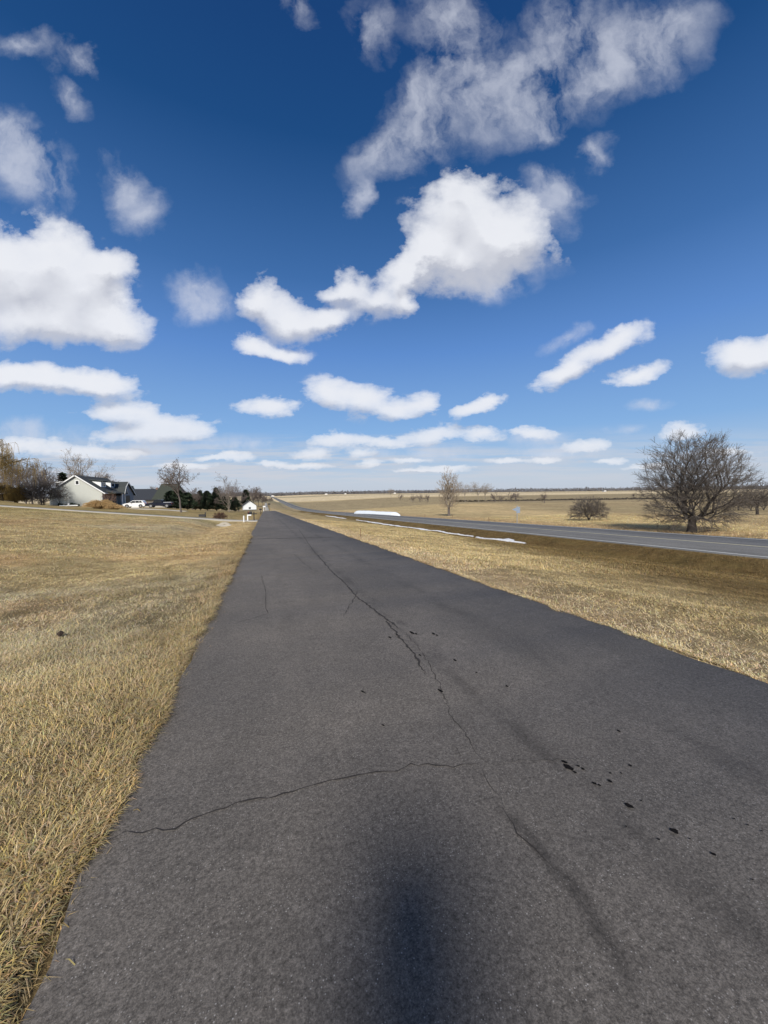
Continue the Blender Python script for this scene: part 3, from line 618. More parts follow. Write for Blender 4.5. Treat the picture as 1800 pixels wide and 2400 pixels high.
def crown_tree(seed, r0, fork, cz, Rh, Rv, N, leaf=.011, bf=.30, twl=.6, ntw=3, lowcut=-.85, shell=.5):
    r = np.random.default_rng(seed); P = []
    while len(P) < N:
        d = r.normal(0, 1, 3); d /= np.linalg.norm(d)
        if d[2] < lowcut: continue
        lump = 1 + .16 * math.sin(3 * math.atan2(d[1], d[0]) + seed) * math.cos(2.3 * d[2] * 2 + seed) + .07 * r.normal()
        P.append(np.array([0, 0, cz]) + d * np.array([Rh, Rh, Rv]) * lump * r.random() ** shell)
    P = np.array(P); P = P[P[:, 2] > .35]
    tr = np.array([[0, 0, -.15], [.02, 0, fork * .3], [.0, .03, fork * .65], [0, 0, fork]]); nodes = [*tr]; par = [-1, 0, 1, 2]; pl = [1e3, 1e3, 1e3 if fork > .8 else .6, 0.0]
    P = P[np.argsort(np.linalg.norm(P - tr[-1], axis=1))]; NA = np.zeros((len(P) + 4, 3)); NA[:4] = tr; PL = np.zeros(len(P) + 4); PL[:4] = pl
    for i, p in enumerate(P):
        n = i + 4; c = np.linalg.norm(NA[:n] - p, axis=1) + bf * PL[:n]; j = int(np.argmin(c)); NA[n] = p; PL[n] = PL[j] + np.linalg.norm(NA[j] - p); par.append(j)
    n = len(NA); par = np.array(par); kids = [[] for _ in range(n)]
    for i in range(1, n): kids[par[i]].append(i)
    for _ in range(3):
        Q = NA.copy()
        for i in range(4, n):
            if kids[i]: big_k = max(kids[i], key=lambda k_: len(kids[k_])); Q[i] = NA[i] * .5 + .25 * (NA[par[i]] + NA[big_k])
        NA = Q
    rad = np.full(n, leaf); cnt = np.ones(n); order = np.argsort(-PL[4:]) + 4; ex = 2.35; acc = np.zeros(n)
    for i in list(order) + [3, 2, 1]:
        rad[i] = max(leaf, acc[i] ** (1 / ex)); acc[par[i]] += rad[i] ** ex; cnt[par[i]] += cnt[i]
    f = r0 / rad[3]; rad = leaf + (rad - leaf) * f if f > 0 else rad; rad[0] = rad[1] * 1.35; rad[1] *= 1.12
    sg = {0: [], 1: [], 2: []}
    for i in range(1, n):
        a, b = NA[par[i]], NA[i]; m = (a + b) / 2 + r.normal(0, .05, 3) * np.linalg.norm(b - a) * (i > 3); k_ = 0 if i < 4 else (1 if rad[i] > leaf * 3.0 else 2); ra = min(rad[par[i]], rad[i] * 1.6)
        sg[k_] += [(*a, *m, ra, (ra + rad[i]) / 2), (*m, *b, (ra + rad[i]) / 2, rad[i])]
    for i in range(4, n):
        if cnt[i] > 5: continue
        d0 = NA[i] - NA[par[i]]; d0 /= np.linalg.norm(d0) + 1e-6; out = NA[i] - np.array([0, 0, cz * .6]); out /= np.linalg.norm(out) + 1e-6
        for t in range(ntw):
            d = d0 * .6 + out * .5 + r.normal(0, .45, 3); d /= np.linalg.norm(d); L = twl * r.uniform(.5, 1.2); p = NA[i]
            for q_ in range(3):
                d = d + r.normal(0, .16, 3) + np.array([0, 0, .05]); d /= np.linalg.norm(d); e = p + d * L / 3; sg[2].append((*p, *e, leaf * (.95 - .2 * q_), leaf * (.75 - .2 * q_)))
                if q_ < 2:
                    g = d + r.normal(0, .55, 3); g /= np.linalg.norm(g); sg[2].append((*e, *(e + g * L * .4), leaf * .65, leaf * .3))
                p = e
    return sg
def place_tree(name, segs, label, cat, loc, m1, m2, rz=0, group=None, fit=None, mid=None, sides=(8, 5, 3)):
    root = thing(name, label, cat, loc, rz, group)
    zmax = max(s_[5] for k_ in segs for s_ in segs[k_]) if fit else 1
    f = fit / zmax if fit else 1
    for k_, nm, mt, n in ((0, 'trunk', m1, sides[0]), (1, 'limbs', mid or m1, sides[1]), (2, 'crown', m2, sides[2])):
        if segs[k_]:
            a = np.array(segs[k_]); a[:, :6] *= f; V, Q = tubes(a, n); new_obj(nm, fast_mesh(nm, V, Q, mt, smooth=True), root)
    return root
def at(px, depth, dy=0):
    d = fwd + rgt * ((px - 900) / F); x, y = d.x * depth, d.y * depth + dy
    return (x, y, Zf(x, y))
# the big spreading tree across the highway
big = crown_tree(4, .34, 1.25, 4.5, 4.35, 5.0, 2600, leaf=.0125, twl=.85, ntw=4, lowcut=-.97, shell=.45)
big_t = place_tree('bare_tree', big, 'big dark spreading bare tree beyond the highway at the right', 'tree', at(1623, 36.5), M['bark'], M['twig'], .5, fit=9.9)
# broken low limb reaching right, separate fallen wood beneath
def limb_tree(seed, L): 
    R = random.Random(seed); sg = []
    return sg
fl = MB(); bx = at(1650, 36)
for i in range(9):
    a = random.uniform(0, 6.28); l_ = random.uniform(.6, 1.6); x0 = random.uniform(-1.6, 1.6); y0 = random.uniform(-.5, .5)
    fl.tube([(x0, y0, .02), (x0 + l_ * .5 * math.cos(a), y0 + l_ * .2 * math.sin(a), .14), (x0 + l_ * math.cos(a), y0 + l_ * .4 * math.sin(a), .05)], [.05, .04, .015], 5)
o = fl.build('fallen_branches', M['bark'], None); o.location = bx; o['label'] = 'dark fallen branches on the ground right of the big tree trunk'; o['category'] = 'branches'
# round bush
bush = crown_tree(9, .13, .12, 1.2, 2.7, 2.2, 1000, leaf=.0135, twl=.6, ntw=4, lowcut=-.6)
place_tree('bare_bush', bush, 'low rounded bare bush by the highway, left of the big tree', 'bush', at(1380, 58), M['bark'], M['twig'], 1.0, fit=3.9, sides=(6, 4, 3))
# tall pale tree beyond the highway
tall = crown_tree(24, .30, 2.4, 7.0, 3.0, 5.6, 750, leaf=.021, twl=.9, ntw=3, lowcut=-.95, bf=.5)
place_tree('cottonwood_tree', tall, 'tall pale bare tree beyond the highway, right of the white silage bag', 'tree', at(1052, 95), M['bark_g'], M['twig_l'], 0, fit=12.4, mid=M['bark_l'], sides=(7, 4, 3))
fieldA = grow(31, 10, .22, 3, 7, (10, 48), 4, (6, 5, 4, 2), .55, .35, .16, 0, .62, twig_r=.028)
fieldB = grow(37, 10, .28, 2, 6, (25, 60), 4, (6, 4, 3, 2), .60, .3, .2, 0, .62, twig_r=.04)
G1 = 'bare trees along the field boundary'
ta = place_tree('field_tree', fieldA, 'pale full crowned bare tree just right of the tall pale tree', 'tree', at(1090, 300), M['bark_l'], M['twig_l'], 0, G1, fit=16.5, sides=(5, 4, 3))
tb = place_tree('field_tree', fieldB, 'forked bare tree third in the row of field trees', 'tree', at(1160, 290), M['bark_g'], M['twig_g'], 0, G1, fit=8, sides=(5, 4, 3))
for lab, px, dp, src, sc, rz in (('slim bare field tree left of a close twin', 1122, 300, ta, .98, 1), ('slim bare field tree right of its close twin', 1137, 300, ta, .9, 2.5), ('small round field tree after the slim pair', 1174, 292, tb, .75, 2),
    ('leaning bare field tree with a wide fork', 1196, 295, tb, 1.0, 3.2), ('upright field tree at the right end of the row', 1208, 290, tb, 1.05, 4), ('lone forked tree standing right of the field row', 1276, 260, tb, .95, .8),
    ('dark bare tree left of the tall pale tree', 1003, 310, tb, .92, 1.2), ('small dark tree left of the tall pale tree, second of three', 985, 320, tb, .95, 5), ('small dark tree left of the tall pale tree, leftmost of three', 968, 330, tb, .9, 2.2),
    ('small bush like tree far out, right of the silage bag', 938, 420, tb, .95, 3), ('tiny distant tree above the silage bag', 917, 560, ta, .9, 2)):
    copy_tree(src, lab, at(px, dp), rz, sc)
G2 = 'low bare thorn trees on the far field edge'
tcp = place_tree('thorn_tree', fieldB, 'low spreading thorn tree left of the big tree, leftmost', 'tree', at(1484, 420), M['bark_g'], M['twig_g'], 1, G2, fit=4.2, sides=(4, 3, 3))
copy_tree(tcp, 'low thorn tree close left of the big tree crown', at(1506, 430), 2, 1.0)
copy_tree(tcp, 'low thorn tree seen through the left of the big tree crown', at(1540, 440), 4, .95)
# tree at the right border, behind the big tree
rt_ = crown_tree(15, .22, .9, 3.0, 4.0, 3.2, 700, leaf=.018, twl=.8, ntw=3, lowcut=-.5)
place_tree('bare_tree', rt_, 'smaller bare tree behind the big tree at the right border', 'tree', at(1775, 64), M['bark'], M['twig'], 0, fit=6.3, sides=(6, 4, 3))
hb = place_tree('hedge_bush', crown_tree(63, .12, .25, 1.4, 2.4, 2.0, 160, leaf=.028, twl=.7, ntw=3, lowcut=-.4), 'dark hedge bush at the right border under the small bare tree', 'bush', at(1790, 84), M['bark'], M['twig'], 0, 'dark hedge bushes at the right border', fit=3.6, sides=(4, 3, 3))
for lab, px, dp, sc in (('dark hedge bush right of the big tree trunk, nearest the tree', 1700, 88, .8), ('dark hedge bush in the middle right of the big tree', 1730, 86, .9), ('dark hedge bush left of the border bush', 1760, 85, 1.0)):
    copy_tree(hb, lab, at(px, dp), px, sc)
# left side trees
def evergreen(name, label, loc, H, W, seed, mt, rz=0, n=2600, group=None, power=.8):
    r = np.random.default_rng(seed); root = thing(name, label, 'evergreen tree', loc, rz, group)
    MB().tube([(0, 0, -.1), (0, 0, H * .5), (0, 0, H * .96)], [.16, .09, .02], 6).build('trunk', M['bark'], root)
    t = r.random(n) ** .85; z = .05 * H + t * H * .95; a = r.random(n) * 2 * math.pi
    prof = (1 - t) ** power * (1 - np.exp(-t * 14)) + .02; lump = .78 + .32 * np.sin(a * 3 + z * 2.1 + seed) * np.sin(z * 3.7 / H * 5 + a)
    rad = W / 2 * prof * lump * (1.08 - .6 * r.random(n) ** 1.5); cx, cy = rad * np.cos(a), rad * np.sin(a); P = np.stack([cx, cy, z], 1)
    s_ = .055 * H * (.4 + r.random(n) + 1.1 * (r.random(n) > .93)); D = np.stack([np.cos(a), np.sin(a), -.25 + .6 * r.random(n)], 1); T = np.stack([-np.sin(a), np.cos(a), .6 * (r.random(n) - .5)], 1); Nn = np.cross(D, T)
    V = np.stack([P - T * s_[:, None] * .45, P + T * s_[:, None] * .45, P + D * s_[:, None], P + Nn * s_[:, None] * .5], 1).reshape(-1, 3)
    b_ = np.arange(n)[:, None] * 4; F3 = np.concatenate([b_ + np.array([[0, 1, 2]]), b_ + np.array([[0, 3, 1]]), b_ + np.array([[1, 3, 2]])], 1).reshape(-1, 3)
    new_obj('crown', fast_mesh('crown', V, F3, mt), root); return root
G3 = 'dark evergreens behind the lawn'
evergreen('evergreen_tree', 'dark conical evergreen peeking above the left roof end of the grey house', at(151, 100), 8.6, 4.4, 1, M['needle'], 0)
evs = [('broad black green evergreen behind the parked truck', 402, 100, 4.6, 6.0, 2), ('dark evergreen right behind the leaf clumped tree trunk', 440, 104, 4.6, 5.5, 3), ('tall dark evergreen with a pointed top left of the pale tree', 508, 122, 7.2, 5.0, 5),
       ('dark evergreen left of the pointed one', 487, 120, 6.0, 4.8, 6), ('small green topped evergreen in the gap', 470, 128, 6.4, 3.8, 4), ('rounded dark evergreen left of the white shed', 577, 215, 10.5, 9, 7), ('low dark evergreen beside the white shed', 551, 128, 4.6, 4.6, 8), ('dark evergreen mass behind the pale tree', 530, 135, 5.6, 6, 9), ('dark evergreen close behind the truck', 418, 101, 5.2, 6.0, 10)]
for lab, px, dp, h, w, sd in evs: evergreen('evergreen_tree', lab, at(px, dp), h, w, sd, M['needle'], group=G3, power=.55 if h < 6.3 else .75)
evergreen('evergreen_tree', 'brownish rusty evergreen between the dark ones', at(458, 125), 5.0, 4.0, 14, M['needle_b'], group=G3, power=.6)
evergreen('evergreen_tree', 'dark evergreen between grey house and neighbour roof', at(309, 135), 7.4, 4.0, 15, M['needle'], group=G3, power=.6)
cot = grow(71, 12, .25, 3.0, 9, (8, 45), 4, (7, 6, 5, 3), .52, .45, .14, 0, .64, twig_r=.022)
place_tree('cottonwood_tree', cot, 'tall pale bare tree rising behind the grey house roof', 'tree', at(187, 125), M['bark_l'], M['twig_l'], 0, fit=19, sides=(6, 4, 3))
bt = grow(73, 8, .2, 1.5, 9, (15, 55), 4, (7, 6, 5, 3), .56, .4, .15, 0, .66, twig_r=.025)
G4 = 'bare garden trees around the houses'
b1 = place_tree('bare_tree', bt, 'reddish grey bare tree behind the house dormers', 'tree', at(232, 128), M['bark_g'], M['twig_g'], 0, G4, fit=12, sides=(5, 4, 3))
for lab, px, dp, sc, rz in (('grey bare tree right of the dormer trees, above the garage roof', 262, 135, .85, 2), ('bare tree close beside the tall pale tree behind the house', 208, 130, 1.0, 4), ('tall grey bare tree left of the house, upright branches', 78, 88, .90, 1), ('grey bare tree farther left with upright branches', 62, 92, .86, 3),
   ('broad dark bare tree left of the house gable', 98, 80, .66, 5), ('grey bare tree between the willow and the dark tree', 40, 96, .84, 2.2), ('bare tree behind the leaf clumped tree at right', 452, 118, .62, .4), ('bare tree right of the pale forked tree', 560, 140, .80, 1.3), ('dim bare tree left of the pale forked tree', 520, 145, .82, 3.9), ('thin bare tree above the neighbour roof', 371, 160, .80, 2.9)):
    copy_tree(b1, lab, at(px, dp), rz, sc)
db = grow(75, 5, .12, .4, 13, (25, 75), 4, (7, 6, 5, 3), .6, .25, .2, 0, .7, twig_r=.022)
place_tree('dark_bare_shrub', db, 'dark low branching shrub tree left of the house gable wall', 'shrub', at(104, 78), M['bark'], M['twig'], 0, fit=5.4, sides=(5, 4, 3))
wm = grow(77, 3.4, .05, .3, 8, (10, 45), 3, (5, 4, 3), .55, .3, .2, 0, .7, twig_r=.014)
place_tree('young_tree', wm, 'small thin bare tree in front of the left end of the house wall', 'tree', at(141, 80), M['bark'], M['twig'], 0, fit=4.0, sides=(4, 3, 3))
pt_ = grow(78, 3.4, .06, .5, 7, (10, 40), 3, (5, 4, 3), .55, .3, .2, 0, .7, twig_r=.02)
place_tree('young_tree', pt_, 'small reddish bare tree in front of the house porch', 'tree', at(252, 84), M['brick'], M['brick'], 0, fit=3.6, sides=(4, 3, 3))
# leaf clumped tree on the lawn
lc = grow(81, 9, .17, 2.8, 8, (8, 48), 4, (6, 5, 4, 3), .55, .4, .16, 0, .62, twig_r=.016)
lt = place_tree('lawn_tree', lc, 'tall tree with clumps of dead leaves on the lawn by the driveway', 'tree', at(425, 72), M['bark_g'], M['twig_g'], 0, fit=10.2, sides=(7, 4, 3))
def leaf_clumps(root, segs, fit, mt, n, size, seed, every):
    r = np.random.default_rng(seed); zmax = max(s_[5] for k_ in segs for s_ in segs[k_]); tip = np.array([s_[3:6] for s_ in segs[2]]) * fit / zmax
    tip = tip[r.choice(len(tip), min(n, len(tip)), replace=False)]; reps = np.repeat(tip, every, 0) + r.normal(0, size * 1.1, (len(tip) * every, 3)); m = len(reps)
    A = r.normal(0, 1, (m, 3)); A /= np.linalg.norm(A, axis=1)[:, None]; Bv = np.cross(A, r.normal(0, 1, (m, 3))); Bv /= np.linalg.norm(Bv, axis=1)[:, None]; s_ = size * (.4 + r.random(m))[:, None]
    V = np.stack([reps - A * s_ * .5, reps + Bv * s_ * .45, reps + A * s_ * .5, reps - Bv * s_ * .45], 1).reshape(-1, 3); Q = (np.arange(m)[:, None] * 4 + np.array([[0, 1, 2, 3]]))
    new_obj('leaves', fast_mesh('leaves', V, Q, mt), root)
leaf_clumps(lt, lc, 10.2, M['leaf_b'], 300, .16, 3, 4)
# pale forked tree with several stems
fk = grow(91, 9, .15, .5, 5, (6, 38), 4, (8, 6, 5, 3), .45, .45, .12, 0, .92, twig_r=.022)
place_tree('forked_tree', fk, 'pale multi stemmed bare tree in front of the evergreens', 'tree', at(537, 118), M['bark_l'], M['twig_g'], .4, fit=12.2, mid=M['bark_l'], sides=(6, 4, 3))
rd = grow(93, 9, .25, 2.5, 10, (15, 70), 4, (7, 6, 5, 3), .58, .2, .17, 0, .6, twig_r=.05)
r1 = place_tree('round_crown_tree', rd, 'round topped bare tree rising right behind the white shed', 'tree', at(594, 262), M['bark_g'], M['twig_g'], 0, 'bare trees beyond the white shed', fit=15, sides=(4, 3, 3))
for lab, px, dp, sc in (('lower bare tree right of the round topped one', 606, 280, .72), ('bare tree beyond the shed, close to the road end', 616, 300, .62), ('last small bare tree beyond the road end', 624, 330, .5), ('small dark tree above the far road', 634, 380, .42)): copy_tree(r1, lab, at(px, dp), px, sc)
# willow at the left border
def willow(name, label, loc, H, seed, mt, fit, fr=.0, n=900, flen=3.4, limb_to=None, trunk=M['bark']):
    sg = grow(seed, H, .35, H * .28, 8, (15, 70), 3, (6, 5, 4), .55, .1, .16, 0, .62, twig_r=.03); root = place_tree(name, sg, label, 'tree', loc, trunk, mt, 0, fit=fit, mid=trunk, sides=(7, 5, 3))
    zmax = max(s_[5] for k_ in sg for s_ in sg[k_]); tips = np.array([s_[3:6] for s_ in sg[2]]) * fit / zmax; r = random.Random(seed); S2 = []
    for i in range(n):
        p = Vector(tips[r.randrange(len(tips))]); d = Vector((r.gauss(0, .35), r.gauss(0, .35), .1)); L = flen * r.uniform(.4, 1.1)
        for j in range(5):
            d = (d * .55 + Vector((r.gauss(0, .06), r.gauss(0, .06), -.5))).normalized(); q = p + d * L / 5
            if q.z < .3: break
            S2.append((*p, *q, .018, .014)); p = q
    V, Q = tubes(S2, 3); new_obj('fronds', fast_mesh('fronds', V, Q, mt), root); return root
willow('willow_tree', 'big weeping willow with golden fronds at the left border', at(-24, 68), 11, 101, M['willow'], 12.6, n=1500, flen=3.6)
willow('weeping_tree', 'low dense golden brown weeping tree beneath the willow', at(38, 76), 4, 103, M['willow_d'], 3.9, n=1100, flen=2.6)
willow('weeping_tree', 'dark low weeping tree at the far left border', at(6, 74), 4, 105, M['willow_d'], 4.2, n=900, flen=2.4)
# ------------------------------------------------------------------ houses
gz = Zf(-39, 100) - .1
h = thing('grey_house', 'light grey gabled house with dormers, white trim and porch columns', 'house', (-39.3, 100, gz))
W2 = 4.85; EV = 3.2; RG = 6.75; DL = 17.0
wl = MB(); wl.prism([(-W2, 0), (W2, 0), (W2, EV), (0, RG - .12), (-W2, EV)], 0, DL, 'y'); wl.build('wall', M['wall'], h)
def slope(mb, x0, z0, x1, z1, y0, y1, th=.14):
    n = Vector((-(z1 - z0), x1 - x0)).normalized() * th
    if n.y < 0: n = -n
    mb.prism([(x0, z0), (x1, z1), (x1 + n.x, z1 + n.y), (x0 + n.x, z0 + n.y)], y0, y1, 'y')
rf = MB(); sl = (RG - EV) / W2
slope(rf, -W2 - .55, EV - .55 * sl, 0, RG, -.35, DL + .3); slope(rf, 0, RG, W2 + .55, EV - .55 * sl, -.35, DL + .3); roof = rf.build('roof', M['roof'], h)
for s_ in (-1, 1):
    rk = MB(); slope(rk, s_ * (W2 + .6), EV - .6 * sl - .1, 0, RG - .1, -.43, -.355, .24); rk.build('rake_board', M['trim'], h)
g_ = MB(); g_.box(W2 + .52, W2 + .64, -.35, DL, EV - .66 * sl + .05, EV - .66 * sl + .25); g_.build('gutter', M['trim'], h)
wn = MB(); wn.box(-.1, .72, -.05, -.012, 4.75, 5.75); w_o = wn.build('window', M['trim'], h)
MB().box(.06, .56, -.07, -.052, 4.9, 5.6).build('pane', M['dark'], w_o)
for i, (ya, yb2) in enumerate(((3.4, 6.2), (9.2, 12.0))):
    d_ = MB(); d_.prism([(.9, 5.1), (3.55, 4.15), (3.55, 5.45), (.9, 5.75)], ya, yb2, 'y'); dm = d_.build('dormer', M['trim'], h)
    q_ = MB(); q_.prism([(.55, 5.95), (3.95, 5.55), (3.95, 5.72), (.55, 6.25)], ya - .25, yb2 + .25, 'y'); q_.build('dormer_roof', M['roof'], dm)
    q_ = MB(); q_.box(3.56, 3.6, ya + .6, yb2 - .6, 4.55, 5.3); q_.build('dormer_window', M['glass'], dm)
d_ = MB(); d_.prism([(-3.9, 3.95), (-1.6, 5.3), (-1.6, 5.55), (-3.9, 5.2)], 1.5, 8, 'y'); dm = d_.build('dormer', M['wall'], h)
MB().prism([(-4.3, 5.2), (-1.1, 5.62), (-1.1, 5.8), (-4.3, 5.4)], 1.2, 8.3, 'y').build('dormer_roof', M['trim'], dm)
# front (porch side) wall dressing
MB().box(W2 + .003, W2 + .06, .6, 8.3, 0, 2.75).build('porch_wall', M['brick'], h)
for y_ in (2.0, 4.6, 6.6): MB().box(W2 + .062, W2 + .1, y_, y_ + .9, .9, 2.3).build('window', M['glass'], h)
for y_ in (6.9, 8.7):
    c_ = MB(); c_.tube([(W2 + 1.7, y_, 0), (W2 + 1.7, y_, 2.75)], .14, 10); c_.box(W2 + 1.5, W2 + 1.9, y_ - .2, y_ + .2, -.05, .2); c_.build('porch_column', M['trim'], h)
pr = MB(); pr.prism([(W2 + .3, 3.25), (W2 + 2.1, 2.75), (W2 + 2.1, 2.95), (W2 + .3, 3.5)], 1.5, 9.2, 'y'); pr.build('porch_roof', M['roof'], h)
pg = MB(); pg.prism([(6.9, 2.9), (8.7, 2.9), (7.8, 4.2)], W2 + .8, W2 + 2.2, 'x'); pg.build('porch_gable', M['wall_b'], h)
for s_ in (-1, 1):
    q_ = MB(); q_.prism([(7.8, 4.22), (7.8 + s_ * 1.1, 2.75), (7.8 + s_ * 1.1, 2.95), (7.8, 4.42)], W2 + .7, W2 + 2.32, 'x'); q_.build('porch_gable_roof', M['roof'], h); q_ = MB(); q_.prism([(7.8, 4.2), (7.8 + s_ * 1.12, 2.72), (7.8 + s_ * 1.12, 2.9), (7.8, 4.4)], W2 + 2.325, W2 + 2.38, 'x'); q_.build('gable_trim', M['trim'], h)
# cross wing with gable to the road
gw = MB(); gw.prism([(8.9, 0), (18.6, 0), (18.6, 2.7), (13.75, 5.6), (8.9, 2.7)], -1, W2 + .75, 'x'); gw.build('wing_wall', M['wall_b'], h)
for s_ in (-1, 1):
    q_ = MB(); q_.prism([(13.75, 5.62), (13.75 + s_ * 5.5, 2.3), (13.75 + s_ * 5.5, 2.48), (13.75, 5.82)], -1, W2 + 1.15, 'x'); q_.build('wing_roof', M['roof'], h)
    q_ = MB(); q_.prism([(13.75, 5.5), (13.75 + s_ * 5.6, 2.15), (13.75 + s_ * 5.6, 2.36), (13.75, 5.78)], W2 + 1.16, W2 + 1.24, 'x'); q_.build('rake_board', M['trim'], h)
MB().box(W2 + .76, W2 + .8, 11.3, 15.6, 0, 2.3).build('garage_door', M['dark'], h)
# low things by the gable wall
hd = thing('clipped_hedge', 'low dark clipped hedge at the foot of the grey gable wall', 'hedge', at(162, 80))
rr = np.random.default_rng(5); n = 2400; u_ = rr.random(n) * 3.6 - 1.8; v_ = rr.random(n) * .8 - .4; hh = .62 * (.75 + .25 * np.sin(u_ * 3)) ; z_ = rr.random(n) * hh; s_ = .09
Pp = np.stack([u_, v_, z_], 1); A = rr.normal(0, 1, (n, 3)) * s_; Bv = rr.normal(0, 1, (n, 3)) * s_
new_obj('foliage', fast_mesh('foliage', np.stack([Pp, Pp + A, Pp + Bv], 1).reshape(-1, 3), np.arange(n * 3).reshape(-1, 3), M['needle']), hd)
pl = MB(); pl.box(-1.6, 1.6, -.12, .12, 0, .22); pl.box(-.14, .14, -.14, .1, 0, .55); o = pl.build('garden_planter', M['trim'], None, bevel=.02); o.location = at(162, 78.8); o['label'] = 'long low white planter box in front of the dark hedge'; o['category'] = 'planter'
# pampas clump
def clump(name, label, cat, loc, R_, H_, n, mt, seed, droop=1.0, wd=.03):
    r = np.random.default_rng(seed); a = r.random(n) * 2 * math.pi; rad = R_ * .35 * np.sqrt(r.random(n)); bx_, by_ = rad * np.cos(a), rad * np.sin(a); out_ = R_ * (.25 + .75 * r.random(n)); a2 = a + r.normal(0, .5, n); hh = H_ * (.5 + .6 * r.random(n)) * (1.1 - .55 * out_ / R_)
    P = [np.stack([bx_, by_, np.zeros(n)], 1), np.stack([bx_ + .4 * out_ * np.cos(a2), by_ + .4 * out_ * np.sin(a2), hh * .85], 1), np.stack([bx_ + .8 * out_ * np.cos(a2), by_ + .8 * out_ * np.sin(a2), hh * (1 - .15 * droop)], 1), np.stack([bx_ + out_ * np.cos(a2), by_ + out_ * np.sin(a2), hh * (.85 - .5 * droop)], 1)]
    S_ = np.concatenate([np.concatenate([P[i], P[i + 1], np.full((n, 1), wd * (1 - i * .25)), np.full((n, 1), wd * (.8 - i * .25))], 1) for i in range(3)]); V, Q = tubes(S_, 3)
    o = new_obj(name, fast_mesh(name, V, Q, mt)); o.location = loc; o['label'] = label; o['category'] = cat; return o
clump('pampas_grass', 'big tan pampas grass clump by the driveway before the house porch', 'ornamental grass', at(236, 66), 2.2, 1.75, 1000, M['pampas'], 1, .7)
clump('pampas_grass', 'lower right half of the tan ornamental grass, beside the big clump', 'ornamental grass', at(268, 66), 1.5, .95, 600, M['pampas'], 2, .7)
place_tree('round_shrub', grow(111, .95, .03, .08, 18, (10, 88), 4, (6, 5, 4, 3), .6, .1, .22, 0, .75, twig_r=.010), 'small round reddish brown shrub on the lawn past the driveway', 'shrub', at(515, 50), M['bark'], mat('rusty_twigs', (.12, .062, .04), .95, .3, 4), 0, fit=1.0, sides=(4, 3, 3))
# neighbour's house
n2 = thing('dark_roofed_house', 'neighbouring house with a long charcoal roof and a hipped green grey roof', 'house', (-41.5, 138, Zf(-38, 138) + .1))
MB().box(0, 15.5, 0, 9, -.4, 2.7).build('wall', M['tan'], n2)
MB().prism([(-.7, 2.5), (4.6, 6.0), (9.7, 2.5)], -.8, 8.6, 'x').build('roof', M['roof2'], n2)
hp = MB(); hp.add([(7.4, -.9, 2.5), (17.2, -.9, 2.5), (17.2, 10, 2.5), (7.4, 10, 2.5), (9.2, 4.4, 7.7), (14.2, 4.4, 7.7)], [(0, 1, 5, 4), (1, 2, 5), (2, 3, 4, 5), (3, 0, 4), (3, 2, 1, 0)]); hp.build('hip_roof', M['roof3'], n2)
MB().box(.4, 3.6, -.05, -.01, 0, 2.2).build('garage_door', M['trim'], n2); MB().box(-.8, 8.3, -.86, -.78, 2.25, 2.5).build('gutter', M['dark'], n2)
for x_ in (10.2, 13.2): MB().box(x_, x_ + 1.3, -.05, -.01, .9, 2.1).build('window', M['glass'], n2)
MB().box(7.5, 8.1, 4.2, 4.8, 5, 6.4).build('chimney', M['brick'], n2)
# white shed
sp = at(586, 168); sh = thing('white_shed', 'small white gabled shed with a dark window beyond the evergreens', 'shed', (sp[0], sp[1], sp[2] + .25), math.radians(6))
MB().prism([(-2.7, 0), (2.7, 0), (2.7, 2.0), (0, 4.0), (-2.7, 2.0)], 0, 7, 'y').build('wall', mat('shed_white', (.68, .70, .70), .8, .05), sh)
for s_ in (-1, 1):
    q_ = MB(); q_.prism([(0, 4.02), (s_ * 3.1, 1.75), (s_ * 3.1, 1.92), (0, 4.2)], -.3, 7.3, 'y'); q_.build('roof', M['roof'], sh)
MB().box(-.45, .35, -.04, -.01, .5, 1.3).build('window', M['dark'], sh); MB().box(-2.72, 2.72, -.05, -.012, -.1, .2).build('base_board', M['roof3'], sh)
